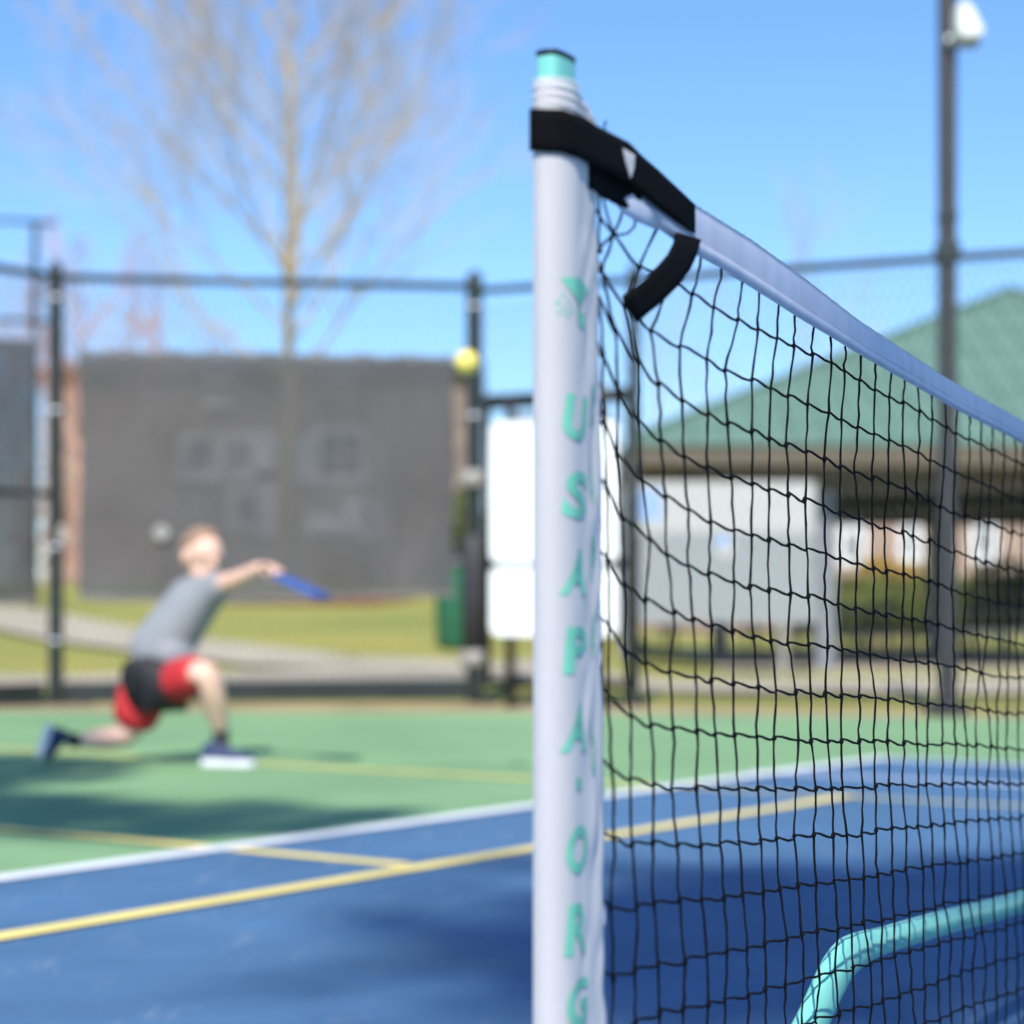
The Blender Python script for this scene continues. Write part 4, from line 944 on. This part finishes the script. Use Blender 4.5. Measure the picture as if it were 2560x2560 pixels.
small('mouth', ell(lambda x, y, z: HP(x, y+0.070, z-0.050), (.018, .006, .005), 10), M['lip'], bod)
# hair: cap over crown and back
bm_ = bmesh.new(); bmesh.ops.create_uvsphere(bm_, u_segments=36, v_segments=24, radius=1)
bmesh.ops.delete(bm_, geom=[f for f in bm_.faces if not (f.calc_center_median().z > 0.95*f.calc_center_median().y+0.16)], context='FACES')
rh = random.Random(5)
for q in bm_.verts: k = 1+rh.uniform(-.012, .02); q.co = HP(q.co.x*.073*k, q.co.y*.089*k-0.006, q.co.z*.093*k+0.013)
me = bpy.data.meshes.new('hair'); bm_.to_mesh(me); bm_.free(); h_ = finish(me, 'hair', M['hair'], person); solidify(h_, 0.003, 1)
# clothing
hemp = J(365, 1682, 0)
shirt = finish(merge([skin([(J(358, 1684), (.134, .128)), (sp1, (.124, .120)), (ch, (.122, .118)), (nk, (.052, .05)), (shR, .062), (shR.lerp(elR, .55), .052), (shL, .062), (shL.lerp(elL, .6), .052)], [(0, 1), (1, 2), (2, 3), (2, 4), (4, 5), (2, 6), (6, 7)]), skin([(J(455, 1590, -.03), .092), (J(408, 1690, -.085), .112)], [(0, 1)])]), 'shirt', M['shirt'], vox=0.007)
finish(skin([(J(402, 1650), .098), (J(364, 1698), .122), (J(364, 1714, .0), .106), (hpF.lerp(knF, .42)-Vector((0, 0, .02)), .095), (hpB.lerp(knB, .25), .09)], [(0, 1), (1, 2), (2, 3), (2, 4)]), 'black_undershorts', M['blackc'])
finish(merge([skin([(J(362, 1716, .03), .098), (hpB, .102), (hpB.lerp(knB, .55), .095), (hpB.lerp(knB, .86), .078)], [(0, 1), (1, 2), (2, 3)]),
   skin([(J(412, 1716, -.04), .080), (hpF.lerp(knF, .3)-Vector((0, 0, .012)), .082), (hpF.lerp(knF, .62), .078), (hpF.lerp(knF, .86), .066)], [(0, 1), (1, 2), (2, 3)])]), 'red_shorts', M['red'], vox=0.008)
def shoe(heel, toe, upd, nm='shoe'):
    ax = (toe-heel).normalized(); sd = ax.cross(upd).normalized(); up_ = sd.cross(ax).normalized(); L = (toe-heel).length
    def Q(x, y, z): return heel+ax*x*L+sd*y+up_*z
    out = [(0.0, .026), (0.08, .034), (0.25, .034), (0.45, .033), (0.65, .041), (0.82, .041), (0.94, .030), (1.0, .012)]
    P = []
    for f, sc in ((0, 0.98), (0.010, 1.03), (0.026, 1.0)):
        P.append([Q(x, y*sc, f+0.008*max(0, x-0.75)) for x, y in out]+[Q(x, -y*sc, f+0.008*max(0, x-0.75)) for x, y in out[::-1]])
    b = MB(); b.grid([r+[r[0]] for r in P]); b.poly(P[0][::-1]); b.poly(P[-1]); sole = b
    hs = {0.0: .075, 0.08: .085, 0.25: .085, 0.45: .07, 0.65: .052, 0.82: .046, 0.94: .040, 1.0: .030}
    P = []
    for q in (0, .35, .7, .92, 1.0):
        P.append([Q(x, y*(0.97-0.75*q**3), lerp(.024, hs[x], q)) for x, y in out]+[Q(x, -y*(0.97-0.75*q**3), lerp(.024, hs[x], q)) for x, y in out[::-1]])
    b2 = MB(); b2.grid([r+[r[0]] for r in P]); b2.poly(P[-1])
    t_ = b2.build(nm, M['navy'], None, smooth=True); t_.parent = person; t_.matrix_parent_inverse = Matrix.Translation(-root)
    s_ = sole.build('sole', M['sole'], t_, smooth=False); return t_
hl = J(512, 1900, -.15); hl.z = 0.004; to = J(636, 1900, -.24); to.z = 0.004
shoe(hl, to, Vector((0, 0, 1)))
finish(skin([(anF.lerp(knF, .28), .031), (anF, .031), (Vector((anF.x-0.005, anF.y, 0.05)), .033)], [(0, 1), (1, 2)]), 'sock', M['sock'])
shoe(J(122, 1812, .03), Vector((J(92, 1895).x, YB+.01, 0.012)), Vector((1, 0, 0.35)).normalized())
finish(skin([(anB.lerp(knB, .12), .029), (anB, .030), (J(165, 1850, .02), .032)], [(0, 1), (1, 2)]), 'sock', M['sock'])

# paddle in the boy's hand
h0 = J(676, 1430, -.318); ax = pd; sdp = Vector((0.02, 1.0, 0.05)); sdp = (sdp-ax*sdp.dot(ax)).normalized(); up_ = sdp.cross(ax).normalized()
pad = empty('paddle', h0); tag(pad, 'blue paddle held edge on in the lunging boy\'s hand', 'paddle')
def PQ(x, y, z): return h0+ax*x+sdp*y+up_*z
b = MB(); b.tube([PQ(-0.035, 0, 0), PQ(0.05, 0, 0)], [(0.014, 0.017)]*2, 12); o = b.build('handle', M['grip'], smooth=True); o.parent = pad; o.matrix_parent_inverse = Matrix.Translation(-h0)
ol = []
for cx, cy, a0 in ((1, 1, 0), (-1, 1, 90), (-1, -1, 180), (1, -1, 270)):
    for k in range(7): a = R(a0+15*k); ol.append((0.125+cx*0.055+0.03*math.cos(a), cy*0.065+0.03*math.sin(a)))
b = MB(); b.prism([PQ(x, y, -0.008) for x, y in ol], up_*0.016); o = b.build('blade', M['paddle']); o.parent = pad; o.matrix_parent_inverse = Matrix.Translation(-h0)
b = MB(); b.tube([PQ(x*1.0, y*1.0, 0) for x, y in ol]+[PQ(*ol[0], 0)], 0.0095, 8); o = b.build('edge_guard', M['paddle'], smooth=True); o.parent = pad; o.matrix_parent_inverse = Matrix.Translation(-h0)
